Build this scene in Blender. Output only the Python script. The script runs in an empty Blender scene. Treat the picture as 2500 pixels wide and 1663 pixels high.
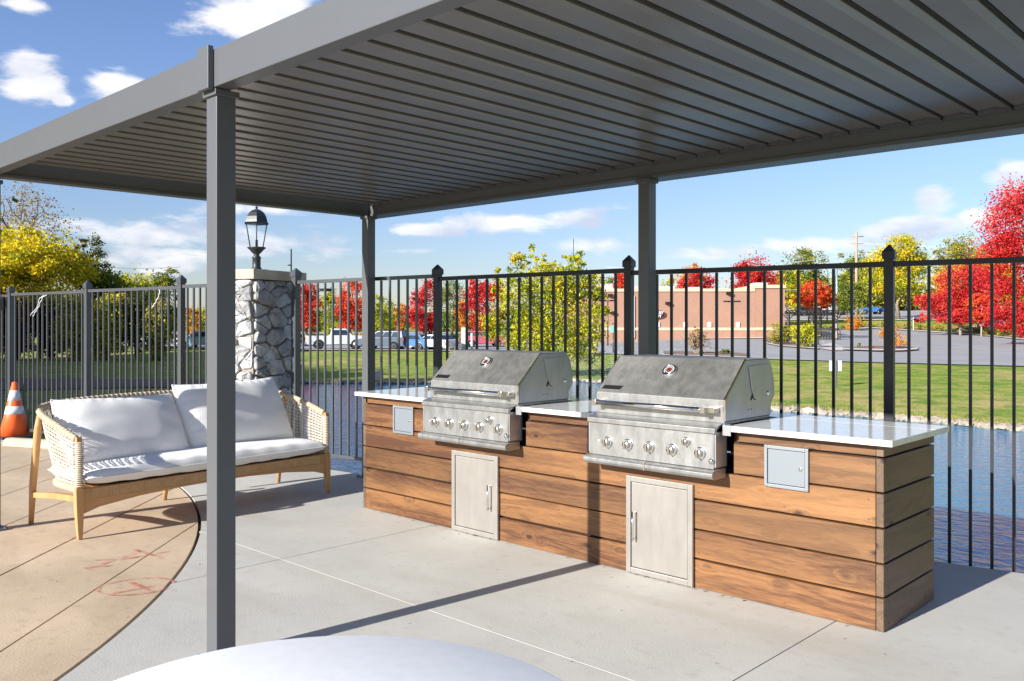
import bpy, math, random
import numpy as np
from mathutils import Vector, Matrix
PI=math.pi
random.seed(7); RNG=np.random.default_rng(7)
SC=bpy.context.scene
COL=SC.collection
# ------------------------------------------------------------------ camera
FPX=2140.7; HV=786.1; YAW=-0.7624; CAM=np.array([1.5901,-4.2054,1.4701])
cd=bpy.data.cameras.new('camera'); cam=bpy.data.objects.new('camera',cd); COL.objects.link(cam)
cam.location=CAM; cam.rotation_euler=(PI/2,0,-YAW)
cd.sensor_width=36; cd.lens=FPX/2500*36; cd.shift_y=-(831.5-HV)/2500
cd.clip_start=.05; cd.clip_end=4000
SC.camera=cam
FW=np.array([math.sin(YAW),math.cos(YAW),0]); RT=np.array([math.cos(YAW),-math.sin(YAW),0])
# ------------------------------------------------------------------ sun, sky, exposure
SUNT=0.415; sd=np.array([.1,1.0,-SUNT*math.hypot(.1,1)])
SUN_EL=math.atan(SUNT)
sl=bpy.data.lights.new('sun','SUN'); sun=bpy.data.objects.new('sun',sl); COL.objects.link(sun)
sun.rotation_euler=Vector(sd).to_track_quat('-Z','Y').to_euler()
sl.energy=5.0; sl.angle=math.radians(.5); sl.color=(1,.965,.90)
SC.view_settings.view_transform='Standard'; SC.view_settings.look='None'
SC.view_settings.exposure=.92; SC.view_settings.gamma=1; SC.view_settings.use_curve_mapping=False
world=bpy.data.worlds.new('World'); SC.world=world; world.use_nodes=True
def build_world():
    nt=world.node_tree; N=nt.nodes; L=nt.links; N.clear()
    out=N.new('ShaderNodeOutputWorld'); bg=N.new('ShaderNodeBackground'); bg.inputs[1].default_value=.083
    sky=N.new('ShaderNodeTexSky'); sky.sky_type='NISHITA'; sky.sun_disc=False
    sky.sun_elevation=SUN_EL; sky.sun_rotation=math.radians(185.7); sky.air_density=1.0; sky.dust_density=.25; sky.ozone_density=2.2
    tc=N.new('ShaderNodeTexCoord'); nr=N.new('ShaderNodeVectorMath'); nr.operation='NORMALIZE'
    L.new(tc.outputs['Generated'],nr.inputs[0])
    sp=N.new('ShaderNodeSeparateXYZ'); L.new(nr.outputs[0],sp.inputs[0])
    def m(op,a,b=None,c=None,clamp=False):
        n=N.new('ShaderNodeMath'); n.operation=op; n.use_clamp=clamp
        for i,x in enumerate((a,b,c)):
            if x is None: continue
            if isinstance(x,(int,float)): n.inputs[i].default_value=x
            else: L.new(x,n.inputs[i])
        return n.outputs[0]
    az=m('ARCTAN2',sp.outputs[0],sp.outputs[1]); el=m('ARCSINE',sp.outputs[2])
    # cumulus banks: azimuth, elevation (radians), half sizes
    def ae(u,v):
        k=(u-1250)/FPX; d=FW+RT*k; z=(HV-v)/FPX
        return math.atan2(d[0],d[1]), math.atan2(z,math.hypot(d[0],d[1]))
    banks=[(640,40,140,60,1.25),(70,195,85,52,1.0),(285,205,80,45,.95),(150,245,30,17,.8),(45,10,70,18,.8),(420,575,240,34,.7),(380,630,200,40,.62),(200,540,60,14,.5),(1290,540,200,25,.75),(1010,560,110,18,.7),(620,505,140,20,.7),(1450,600,110,26,.62),(1020,615,80,12,.55),(2285,485,60,30,.8),(2390,530,45,24,.85),(2480,450,60,50,.85),(2230,565,130,30,.75),(2000,600,180,30,.66),(1750,620,200,24,.55),(700,600,200,26,.5)]
    tot=None
    for (u,v,su,sv,w) in banks:
        if v>500: w+=.14
        elif v<300: su*=.84; sv*=.84
        a,e=ae(u,v); sa=su/FPX*.95; se=sv/FPX*1.05
        x=m('DIVIDE',m('SUBTRACT',az,a),sa); y=m('DIVIDE',m('SUBTRACT',el,e),se)
        g=m('MULTIPLY',m('EXPONENT',m('MULTIPLY',m('ADD',m('MULTIPLY',x,x),m('MULTIPLY',y,y)),-.75)),w)
        tot=g if tot is None else m('MAXIMUM',tot,g)
    # elsewhere: scattered fair-weather cloud of the same kind
    cb=N.new('ShaderNodeCombineXYZ'); L.new(az,cb.inputs[0]); L.new(m('MULTIPLY',el,2.6),cb.inputs[1])
    gen=N.new('ShaderNodeTexNoise'); gen.inputs['Scale'].default_value=2.2; gen.inputs['Detail'].default_value=3; L.new(cb.outputs[0],gen.inputs['Vector'])
    away=m('SUBTRACT',1.0,m('LESS_THAN',m('ABSOLUTE',m('ADD',az,.7624)),.72))
    gm=m('MULTIPLY',m('MULTIPLY',m('SUBTRACT',gen.outputs[0],.47),4.0),away,clamp=True)
    tot=m('MAXIMUM',tot,gm)
    nz=N.new('ShaderNodeTexNoise'); nz.inputs['Scale'].default_value=13; nz.inputs['Detail'].default_value=9; nz.inputs['Roughness'].default_value=.58; nz.inputs['Distortion'].default_value=.25
    L.new(cb.outputs[0],nz.inputs['Vector'])
    dens=m('ADD',m('MULTIPLY',tot,1.25),m('MULTIPLY',m('SUBTRACT',nz.outputs[0],.5),2.4))
    mr=N.new('ShaderNodeMapRange'); mr.interpolation_type='SMOOTHSTEP'; L.new(dens,mr.inputs[0]); mr.inputs[1].default_value=.40; mr.inputs[2].default_value=.98
    # cloud colour: bright tops, lilac-grey flat undersides (finer noise offset downwards)
    off=N.new('ShaderNodeVectorMath'); off.operation='ADD'; off.inputs[1].default_value=(0,.035,0); L.new(cb.outputs[0],off.inputs[0])
    n2=N.new('ShaderNodeTexNoise'); n2.inputs['Scale'].default_value=13; n2.inputs['Detail'].default_value=4; n2.inputs['Distortion'].default_value=.25; L.new(off.outputs[0],n2.inputs['Vector'])
    sh=N.new('ShaderNodeMapRange'); L.new(n2.outputs[0],sh.inputs[0]); sh.inputs[1].default_value=.40; sh.inputs[2].default_value=.66
    hi=N.new('ShaderNodeMapRange'); L.new(el,hi.inputs[0]); hi.inputs[1].default_value=.10; hi.inputs[2].default_value=.3
    cc=N.new('ShaderNodeMix'); cc.data_type='RGBA'; cc.inputs[6].default_value=(7.2,7.1,7.1,1); cc.inputs[7].default_value=(4.3,4.6,5.6,1)
    L.new(m('MULTIPLY',sh.outputs[0],m('SUBTRACT',1.05,m('MULTIPLY',hi.outputs[0],.7))),cc.inputs[0])
    mix=N.new('ShaderNodeMix'); mix.data_type='RGBA'; L.new(m('MULTIPLY',mr.outputs[0],m('ADD',.80,m('MULTIPLY',hi.outputs[0],.18))),mix.inputs[0])
    tint=N.new('ShaderNodeMix'); tint.data_type='RGBA'; tint.blend_type='MULTIPLY'; tint.inputs[0].default_value=1; tint.inputs[7].default_value=(.90,.93,1.17,1)
    gr=N.new('ShaderNodeMapRange'); gr.interpolation_type='SMOOTHSTEP'; gr.inputs[1].default_value=-.02; gr.inputs[2].default_value=.30; L.new(el,gr.inputs[0])
    tg=N.new('ShaderNodeMix'); tg.data_type='RGBA'; tg.inputs[6].default_value=(.70,.71,.86,1); tg.inputs[7].default_value=(.93,.95,1.17,1); L.new(gr.outputs[0],tg.inputs[0]); L.new(tg.outputs[2],tint.inputs[7])
    L.new(sky.outputs[0],tint.inputs[6]); L.new(tint.outputs[2],mix.inputs[6]); L.new(cc.outputs[2],mix.inputs[7])
    L.new(mix.outputs[2],bg.inputs[0]); L.new(bg.outputs[0],out.inputs[0])
build_world()
# ------------------------------------------------------------------ tagging / mesh helpers
def tag(o,label=None,cat=None,group=None,kind=None):
    if label: o['label']=label
    if cat: o['category']=cat
    if group: o['group']=group
    if kind: o['kind']=kind
    return o
WL={}
def wloc(o): return np.array(WL.get(o.name,(0,0,0)),float) if o is not None else np.zeros(3)
def thing(name,loc,label,cat,group=None):
    o=bpy.data.objects.new(name,None); COL.objects.link(o); o.location=loc; o.empty_display_size=.1
    WL[o.name]=tuple(loc); return tag(o,label,cat,group)
class MB:
    def __init__(s): s.v=[]; s.f=[]; s.n=0; s.sm=[]
    def add(s,v,f,smooth=False):
        v=np.asarray(v,float).reshape(-1,3); b=s.n; s.v.append(v); s.n+=len(v)
        for q in f: s.f.append(tuple(int(i)+b for i in q)); s.sm.append(smooth)
        return s
    def box(s,a,b,bev=0):
        x0,y0,z0=[min(p,q) for p,q in zip(a,b)]; x1,y1,z1=[max(p,q) for p,q in zip(a,b)]
        if bev<=0:
            v=[(x0,y0,z0),(x1,y0,z0),(x1,y1,z0),(x0,y1,z0),(x0,y0,z1),(x1,y0,z1),(x1,y1,z1),(x0,y1,z1)]
            return s.add(v,[(0,3,2,1),(4,5,6,7),(0,1,5,4),(1,2,6,5),(2,3,7,6),(3,0,4,7)])
        c=bev; v=[]
        # chamfered box: 3 verts per corner
        idx={}
        for i,x in enumerate((x0,x1)):
            for j,y in enumerate((y0,y1)):
                for k,z in enumerate((z0,z1)):
                    sx=1 if i==0 else -1; sy=1 if j==0 else -1; sz=1 if k==0 else -1
                    idx[i,j,k]=len(v); v+= [(x,y+sy*c,z+sz*c),(x+sx*c,y,z+sz*c),(x+sx*c,y+sy*c,z)]
        I=idx; f=[]
        f.append((I[0,0,0],I[0,0,1],I[0,1,1],I[0,1,0])); f.append((I[1,0,0],I[1,1,0],I[1,1,1],I[1,0,1]))
        f.append((I[0,0,0]+1,I[1,0,0]+1,I[1,0,1]+1,I[0,0,1]+1)); f.append((I[0,1,0]+1,I[0,1,1]+1,I[1,1,1]+1,I[1,1,0]+1))
        f.append((I[0,0,0]+2,I[0,1,0]+2,I[1,1,0]+2,I[1,0,0]+2)); f.append((I[0,0,1]+2,I[1,0,1]+2,I[1,1,1]+2,I[0,1,1]+2))
        for j in(0,1):
            for k in(0,1): f.append((I[0,j,k]+1,I[1,j,k]+1,I[1,j,k]+2,I[0,j,k]+2))
        for i in(0,1):
            for k in(0,1): f.append((I[i,0,k],I[i,1,k],I[i,1,k]+2,I[i,0,k]+2))
            for j in(0,1): f.append((I[i,j,0],I[i,j,1],I[i,j,1]+1,I[i,j,0]+1))
        for t in I.values(): f.append((t,t+1,t+2))
        return s.add(v,f)
    def prism(s,poly,vec,smooth=False):
        p=np.asarray(poly,float); n=len(p); v=np.r_[p,p+np.asarray(vec,float)]
        f=[tuple(range(n))[::-1],tuple(range(n,2*n))]+[(i,(i+1)%n,(i+1)%n+n,i+n) for i in range(n)]
        return s.add(v,f,smooth)
    def tube(s,pts,r,seg=8,cap=True,smooth=True):
        P=np.asarray(pts,float); n=len(P); R=np.broadcast_to(np.asarray(r,float),(n,))
        T=np.gradient(P,axis=0); T/=np.linalg.norm(T,axis=1)[:,None]+1e-12
        up=np.array([0,0,1.]) if abs(T[0][2])<.9 else np.array([1.,0,0])
        vs=[]; u=np.cross(T[0],up); u/=np.linalg.norm(u)
        for i in range(n):
            u=u-T[i]*(u@T[i]); u/=np.linalg.norm(u)+1e-12; w=np.cross(T[i],u)
            a=np.arange(seg)*2*PI/seg+PI/seg
            vs.append(P[i]+R[i]*(np.cos(a)[:,None]*u+np.sin(a)[:,None]*w))
        f=[(i*seg+j,i*seg+(j+1)%seg,(i+1)*seg+(j+1)%seg,(i+1)*seg+j) for i in range(n-1) for j in range(seg)]
        if cap: f+= [tuple(range(seg))[::-1],tuple(range((n-1)*seg,n*seg))]
        return s.add(np.concatenate(vs),f,smooth)
    def lathe(s,prof,c,axis=(0,0,1),seg=24,smooth=True,rot=0):
        ax=np.asarray(axis,float); ax/=np.linalg.norm(ax); up=np.array([0,0,1.]) if abs(ax[2])<.9 else np.array([1.,0,0])
        u=np.cross(up,ax); u/=np.linalg.norm(u); w=np.cross(ax,u); c=np.asarray(c,float)
        a=np.arange(seg)*2*PI/seg+rot; vs=[]
        for r,h in prof: vs.append(c+ax*h+r*(np.cos(a)[:,None]*u+np.sin(a)[:,None]*w))
        n=len(prof); f=[(i*seg+j,i*seg+(j+1)%seg,(i+1)*seg+(j+1)%seg,(i+1)*seg+j) for i in range(n-1) for j in range(seg)]
        f+= [tuple(range(seg))[::-1],tuple(range((n-1)*seg,n*seg))]
        return s.add(np.concatenate(vs),f,smooth)
    def build(s,name,mat,parent=None,origin=None,label=None,bevel=0,autosmooth=False):
        V=np.concatenate(s.v) if s.v else np.zeros((0,3)); pl=wloc(parent)
        o0=np.asarray(origin,float) if origin is not None else pl
        me=bpy.data.meshes.new(name); me.from_pydata((V-o0).tolist(),[],s.f)
        me.polygons.foreach_set('use_smooth',s.sm); me.update()
        if mat is not None: me.materials.append(mat)
        o=bpy.data.objects.new(name,me); COL.objects.link(o); o.location=o0-pl
        if parent is not None: o.parent=parent
        WL[o.name]=tuple(o0)
        if label: o['label']=label
        if bevel>0:
            b=o.modifiers.new('bev','BEVEL'); b.width=bevel; b.segments=2; b.limit_method='ANGLE'; b.angle_limit=.6
        return o
def dup(o,parent,loc):
    c=o.copy(); COL.objects.link(c); c.parent=parent; c.location=np.asarray(loc,float)-wloc(parent); WL[c.name]=tuple(loc); return c
# ------------------------------------------------------------------ materials
def mat(name,col,rough=.6,metal=0,spec=.5,vary=0,vscale=3,bump=0,bscale=40,rnd=0,coord='Object',col2=None,stretch=None,trans=0,alpha=1,coat=0,detail=5,aniso=0):
    m=bpy.data.materials.new(name); m.use_nodes=True; nt=m.node_tree; N=nt.nodes; L=nt.links
    b=N['Principled BSDF']; b.inputs['Base Color'].default_value=(*col,1); b.inputs['Roughness'].default_value=rough
    b.inputs['Metallic'].default_value=metal; b.inputs['Specular IOR Level'].default_value=spec
    if trans: b.inputs['Transmission Weight'].default_value=trans
    if alpha<1: b.inputs['Alpha'].default_value=alpha
    if coat: b.inputs['Coat Weight'].default_value=coat; b.inputs['Coat Roughness'].default_value=.1
    if aniso: b.inputs['Anisotropic'].default_value=aniso
    tc=N.new('ShaderNodeTexCoord'); v=tc.outputs[coord]
    if stretch:
        mp=N.new('ShaderNodeMapping'); mp.inputs['Scale'].default_value=stretch; L.new(v,mp.inputs[0]); v=mp.outputs[0]
    m['vec']=0
    cur=None
    if vary or col2:
        n=N.new('ShaderNodeTexNoise'); n.inputs['Scale'].default_value=vscale; n.inputs['Detail'].default_value=detail; n.inputs['Roughness'].default_value=.6; L.new(v,n.inputs['Vector'])
        r=N.new('ShaderNodeMapRange'); r.inputs[1].default_value=.3; r.inputs[2].default_value=.7; L.new(n.outputs[0],r.inputs[0])
        mx=N.new('ShaderNodeMix'); mx.data_type='RGBA'
        a=col; c2=col2 if col2 else tuple(c*(1-vary) for c in col)
        a=col if col2 else tuple(min(1,c*(1+vary)) for c in col)
        mx.inputs[6].default_value=(*a,1); mx.inputs[7].default_value=(*c2,1); L.new(r.outputs[0],mx.inputs[0]); cur=mx.outputs[2]
        rr=N.new('ShaderNodeMapRange'); rr.inputs[3].default_value=max(0,rough-.07); rr.inputs[4].default_value=min(1,rough+.07); L.new(n.outputs[0],rr.inputs[0]); L.new(rr.outputs[0],b.inputs['Roughness'])
    if rnd:
        oi=N.new('ShaderNodeObjectInfo'); hs=N.new('ShaderNodeHueSaturation'); mr=N.new('ShaderNodeMapRange')
        mr.inputs[3].default_value=1-rnd; mr.inputs[4].default_value=1+rnd; L.new(oi.outputs['Random'],mr.inputs[0]); L.new(mr.outputs[0],hs.inputs['Value'])
        if cur is not None: L.new(cur,hs.inputs['Color'])
        else: hs.inputs['Color'].default_value=(*col,1)
        cur=hs.outputs[0]
    if cur is not None: L.new(cur,b.inputs['Base Color'])
    if bump:
        n=N.new('ShaderNodeTexNoise'); n.inputs['Scale'].default_value=bscale; n.inputs['Detail'].default_value=6; L.new(v,n.inputs['Vector'])
        bp=N.new('ShaderNodeBump'); bp.inputs['Strength'].default_value=bump; bp.inputs['Distance'].default_value=.01; L.new(n.outputs[0],bp.inputs['Height']); L.new(bp.outputs[0],b.inputs['Normal'])
    return m
def nodes(m): return m.node_tree.nodes,m.node_tree.links,m.node_tree.nodes['Principled BSDF']
def wood_mat(name,axis,c1,c2,knots=True,scale=1,rnd=.32,rough=.55):
    m=bpy.data.materials.new(name); m.use_nodes=True; N,L,b=nodes(m)
    tc=N.new('ShaderNodeTexCoord'); oi=N.new('ShaderNodeObjectInfo')
    ml=N.new('ShaderNodeMath'); ml.operation='MULTIPLY'; ml.inputs[1].default_value=37.7; L.new(oi.outputs['Random'],ml.inputs[0])
    cb=N.new('ShaderNodeCombineXYZ'); [L.new(ml.outputs[0],cb.inputs[i]) for i in range(3)]
    ad=N.new('ShaderNodeVectorMath'); ad.operation='ADD'; L.new(tc.outputs['Object'],ad.inputs[0]); L.new(cb.outputs[0],ad.inputs[1])
    s=[10*scale]*3; s[axis]=.9*scale
    # knots bend the grain
    sk=[7.0*scale]*3; sk[axis]=3.4*scale
    mk=N.new('ShaderNodeMapping'); mk.inputs['Scale'].default_value=sk; L.new(ad.outputs[0],mk.inputs[0])
    vo=N.new('ShaderNodeTexVoronoi'); vo.inputs['Scale'].default_value=1; vo.inputs['Randomness'].default_value=1; L.new(mk.outputs[0],vo.inputs['Vector'])
    kn=N.new('ShaderNodeMapRange'); kn.interpolation_type='SMOOTHSTEP'; L.new(vo.outputs['Distance'],kn.inputs[0]); kn.inputs[1].default_value=.04; kn.inputs[2].default_value=.30; kn.inputs[3].default_value=1; kn.inputs[4].default_value=0
    mp=N.new('ShaderNodeMapping'); mp.inputs['Scale'].default_value=s; L.new(ad.outputs[0],mp.inputs[0])
    av=N.new('ShaderNodeVectorMath'); av.operation='ADD'; L.new(mp.outputs[0],av.inputs[0])
    sc=N.new('ShaderNodeVectorMath'); sc.operation='SCALE'; sc.inputs[0].default_value=(.42,.42,.42); L.new(kn.outputs[0],sc.inputs['Scale']); L.new(sc.outputs[0],av.inputs[1])
    n1=N.new('ShaderNodeTexNoise'); n1.inputs['Scale'].default_value=1; n1.inputs['Detail'].default_value=3; n1.inputs['Distortion'].default_value=.8; L.new(av.outputs[0],n1.inputs['Vector'])
    # rings
    m5=N.new('ShaderNodeMath'); m5.operation='MULTIPLY'; m5.inputs[1].default_value=26; L.new(n1.outputs[0],m5.inputs[0])
    sn=N.new('ShaderNodeMath'); sn.operation='SINE'; L.new(m5.outputs[0],sn.inputs[0])
    r1=N.new('ShaderNodeMapRange'); r1.inputs[1].default_value=-1; r1.inputs[2].default_value=1; L.new(sn.outputs[0],r1.inputs[0])
    n2=N.new('ShaderNodeTexNoise'); n2.inputs['Scale'].default_value=.35; n2.inputs['Detail'].default_value=3; L.new(mp.outputs[0],n2.inputs['Vector'])
    n3=N.new('ShaderNodeTexNoise'); n3.inputs['Scale'].default_value=15; n3.inputs['Detail'].default_value=7; L.new(mp.outputs[0],n3.inputs['Vector'])
    a1=N.new('ShaderNodeMath'); a1.operation='MULTIPLY_ADD'; a1.inputs[1].default_value=.26; L.new(r1.outputs[0],a1.inputs[0]); 
    mm=N.new('ShaderNodeMapRange'); L.new(n2.outputs[0],mm.inputs[0]); mm.inputs[1].default_value=.3; mm.inputs[2].default_value=.7; mm.inputs[3].default_value=-.15; mm.inputs[4].default_value=.62; L.new(mm.outputs[0],a1.inputs[2])
    a2=N.new('ShaderNodeMath'); a2.operation='MULTIPLY_ADD'; a2.inputs[1].default_value=.62; L.new(n3.outputs[0],a2.inputs[0]); L.new(a1.outputs[0],a2.inputs[2])
    mx=N.new('ShaderNodeMix'); mx.data_type='RGBA'; mx.inputs[6].default_value=(*c1,1); mx.inputs[7].default_value=(*c2,1); L.new(a2.outputs[0],mx.inputs[0])
    cur=mx.outputs[2]
    if knots:
        # keep only some of the cells as knots
        th=N.new('ShaderNodeMath'); th.operation='GREATER_THAN'; th.inputs[1].default_value=.12
        sx=N.new('ShaderNodeSeparateColor'); L.new(vo.outputs['Color'],sx.inputs[0]); L.new(sx.outputs[0],th.inputs[0])
        kd=N.new('ShaderNodeMapRange'); kd.interpolation_type='SMOOTHSTEP'; L.new(vo.outputs['Distance'],kd.inputs[0]); kd.inputs[1].default_value=.035; kd.inputs[2].default_value=.15; kd.inputs[3].default_value=1; kd.inputs[4].default_value=0
        kk=N.new('ShaderNodeMath'); kk.operation='MULTIPLY'; L.new(kd.outputs[0],kk.inputs[0]); L.new(th.outputs[0],kk.inputs[1])
        k8=N.new('ShaderNodeMath'); k8.operation='MULTIPLY'; k8.inputs[1].default_value=.97; L.new(kk.outputs[0],k8.inputs[0])
        m2=N.new('ShaderNodeMix'); m2.data_type='RGBA'; m2.inputs[7].default_value=(c2[0]*.3,c2[1]*.22,c2[2]*.25,1); L.new(k8.outputs[0],m2.inputs[0]); L.new(cur,m2.inputs[6]); cur=m2.outputs[2]
    hs=N.new('ShaderNodeHueSaturation'); mr=N.new('ShaderNodeMapRange'); mr.inputs[3].default_value=1-rnd; mr.inputs[4].default_value=1+rnd
    L.new(oi.outputs['Random'],mr.inputs[0]); L.new(mr.outputs[0],hs.inputs['Value']); L.new(cur,hs.inputs['Color']); L.new(hs.outputs[0],b.inputs['Base Color'])
    b.inputs['Roughness'].default_value=rough
    bp=N.new('ShaderNodeBump'); bp.inputs['Strength'].default_value=.25; bp.inputs['Distance'].default_value=.004; L.new(a2.outputs[0],bp.inputs['Height']); L.new(bp.outputs[0],b.inputs['Normal'])
    return m
def steel_mat(name,col,rough,axis=0,streak=.25,metal=1,bump=.05):
    m=bpy.data.materials.new(name); m.use_nodes=True; N,L,b=nodes(m); b.inputs['Metallic'].default_value=metal
    tc=N.new('ShaderNodeTexCoord'); mp=N.new('ShaderNodeMapping'); s=[60.,60.,60.]; s[axis]=1.2; mp.inputs['Scale'].default_value=s; L.new(tc.outputs['Object'],mp.inputs[0])
    n=N.new('ShaderNodeTexNoise'); n.inputs['Scale'].default_value=1.5; n.inputs['Detail'].default_value=4; L.new(mp.outputs[0],n.inputs['Vector'])
    n2=N.new('ShaderNodeTexNoise'); n2.inputs['Scale'].default_value=7; n2.inputs['Detail'].default_value=9; n2.inputs['Roughness'].default_value=.7; mp2=N.new('ShaderNodeMapping'); mp2.inputs['Scale'].default_value=(2.2,2.2,.7); L.new(tc.outputs['Object'],mp2.inputs[0]); L.new(mp2.outputs[0],n2.inputs['Vector'])
    r=N.new('ShaderNodeMapRange'); r.inputs[1].default_value=.38; r.inputs[2].default_value=.66; L.new(n2.outputs[0],r.inputs[0])
    mx=N.new('ShaderNodeMix'); mx.data_type='RGBA'; mx.inputs[6].default_value=(*[c*(1-streak) for c in col],1); mx.inputs[7].default_value=(*col,1); L.new(r.outputs[0],mx.inputs[0]); L.new(mx.outputs[2],b.inputs['Base Color'])
    r2=N.new('ShaderNodeMapRange'); r2.inputs[3].default_value=rough-.08; r2.inputs[4].default_value=rough+.15; L.new(n2.outputs[0],r2.inputs[0]); L.new(r2.outputs[0],b.inputs['Roughness'])
    bp=N.new('ShaderNodeBump'); bp.inputs['Strength'].default_value=bump; bp.inputs['Distance'].default_value=.003; L.new(n.outputs[0],bp.inputs['Height']); L.new(bp.outputs[0],b.inputs['Normal'])
    b.inputs['Anisotropic'].default_value=.4
    return m
M={}
M['charcoal']=mat('charcoal_powder_coat',(.098,.101,.108),.38,0,.5,vary=.06,vscale=2,bump=.03,bscale=300)
M['louvre']=mat('louvre_paint',(.165,.150,.138),.30,.0,.6,vary=.10,vscale=1.3)
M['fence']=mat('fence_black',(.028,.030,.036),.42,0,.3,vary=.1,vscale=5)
M['fence_left']=mat('fence_black_sunlit',(.060,.065,.073),.40,0,.7,vary=.1,vscale=5)  # same fence black as above, lightened to paint in the sun on it
M['wood_x']=wood_mat('stained_plank',0,(.33,.155,.052),(.070,.025,.008))
M['wood_y']=wood_mat('end_plank',1,(.20,.122,.07),(.085,.05,.028),rnd=.08)
M['wood_end']=wood_mat('end_grain',2,(.42,.22,.11),(.22,.11,.055),knots=False,rnd=.15)
M['core']=mat('core_dark',(.03,.022,.016),.9)
M['quartz']=mat('quartz_top',(.74,.73,.70),.11,0,.42,col2=(.50,.49,.48),vscale=70,detail=8)
M['quartz_edge']=mat('quartz_edge',(.86,.85,.83),.3,0,.5,col2=(.62,.61,.60),vscale=60,detail=8)
M['steel']=steel_mat('brushed_steel',(.44,.44,.43),.36,0,.25,metal=.8)
M['steel_lid']=steel_mat('lid_steel_dull',(.245,.243,.235),.50,0,.34,metal=.55)
M['steel_side']=steel_mat('side_steel',(.50,.51,.53),.36,2,.14,bump=.004,metal=.72)
M['steel_door']=steel_mat('door_steel',(.42,.395,.36),.42,2,.06,metal=.7)
M['chrome']=mat('chrome',(.82,.80,.77),.12,1)
M['knob']=mat('knob_metal',(.62,.58,.52),.25,1)
M['grey_panel']=mat('grey_panel',(.22,.245,.27),.45,.3,.5,vary=.04)
M['grey_frame']=mat('grey_frame',(.29,.315,.34),.4,.5)
M['black']=mat('black_void',(.012,.012,.012),.6)
M['dial']=mat('dial_black',(.015,.015,.018),.25)
M['red']=mat('red_mark',(.55,.06,.05),.4)
M['white']=mat('white_paint',(.80,.80,.80),.45)
M['teak']=wood_mat('teak',2,(.62,.37,.16),(.44,.235,.09),knots=False,rnd=.06,rough=.5)
M['teak_y']=wood_mat('teak_rail',1,(.60,.35,.15),(.42,.22,.085),knots=False,rnd=.06,rough=.5)
M['rope']=mat('rope_beige',(.58,.48,.35),.8,0,.2,col2=(.42,.33,.23),vscale=45,bump=.6,bscale=180)
M['strand']=mat('weave_strand',(.72,.66,.56),.7,0,.3,col2=(.50,.43,.34),vscale=30)
M['cushion']=mat('cushion_white',(.80,.80,.79),.9,0,.2,vary=.02,vscale=3,bump=.12,bscale=400)
M['table_white']=mat('table_white',(.83,.83,.825),.6,0,.2,col2=(.77,.77,.76),vscale=30)
M['orange']=mat('cone_orange',(.85,.12,.02),.45,0,.5,vary=.12,vscale=9)
M['reflective']=mat('reflective_band',(.75,.76,.80),.35,0,.5,col2=(.5,.52,.58),vscale=22)
M['rubber']=mat('rubber',(.03,.03,.03),.7)
M['lantern']=mat('lantern_metal',(.02,.028,.03),.42,0,.4,vary=.2,vscale=20)
M['glass']=mat('glass',(.6,.65,.7),.04,0,.5,alpha=.07)
M['galv']=mat('galvanised',(.45,.6,.68),.35,.7,.5)
M['limestone']=mat('cap_limestone',(.52,.44,.33),.85,0,.2,col2=(.40,.335,.26),vscale=6,bump=.5,bscale=35)
M['mortar']=mat('mortar',(.34,.30,.25),.95,0,.1,col2=(.20,.18,.15),vscale=9,bump=1.2,bscale=22)
M['wire']=mat('white_wire',(.75,.76,.78),.5)
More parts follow.
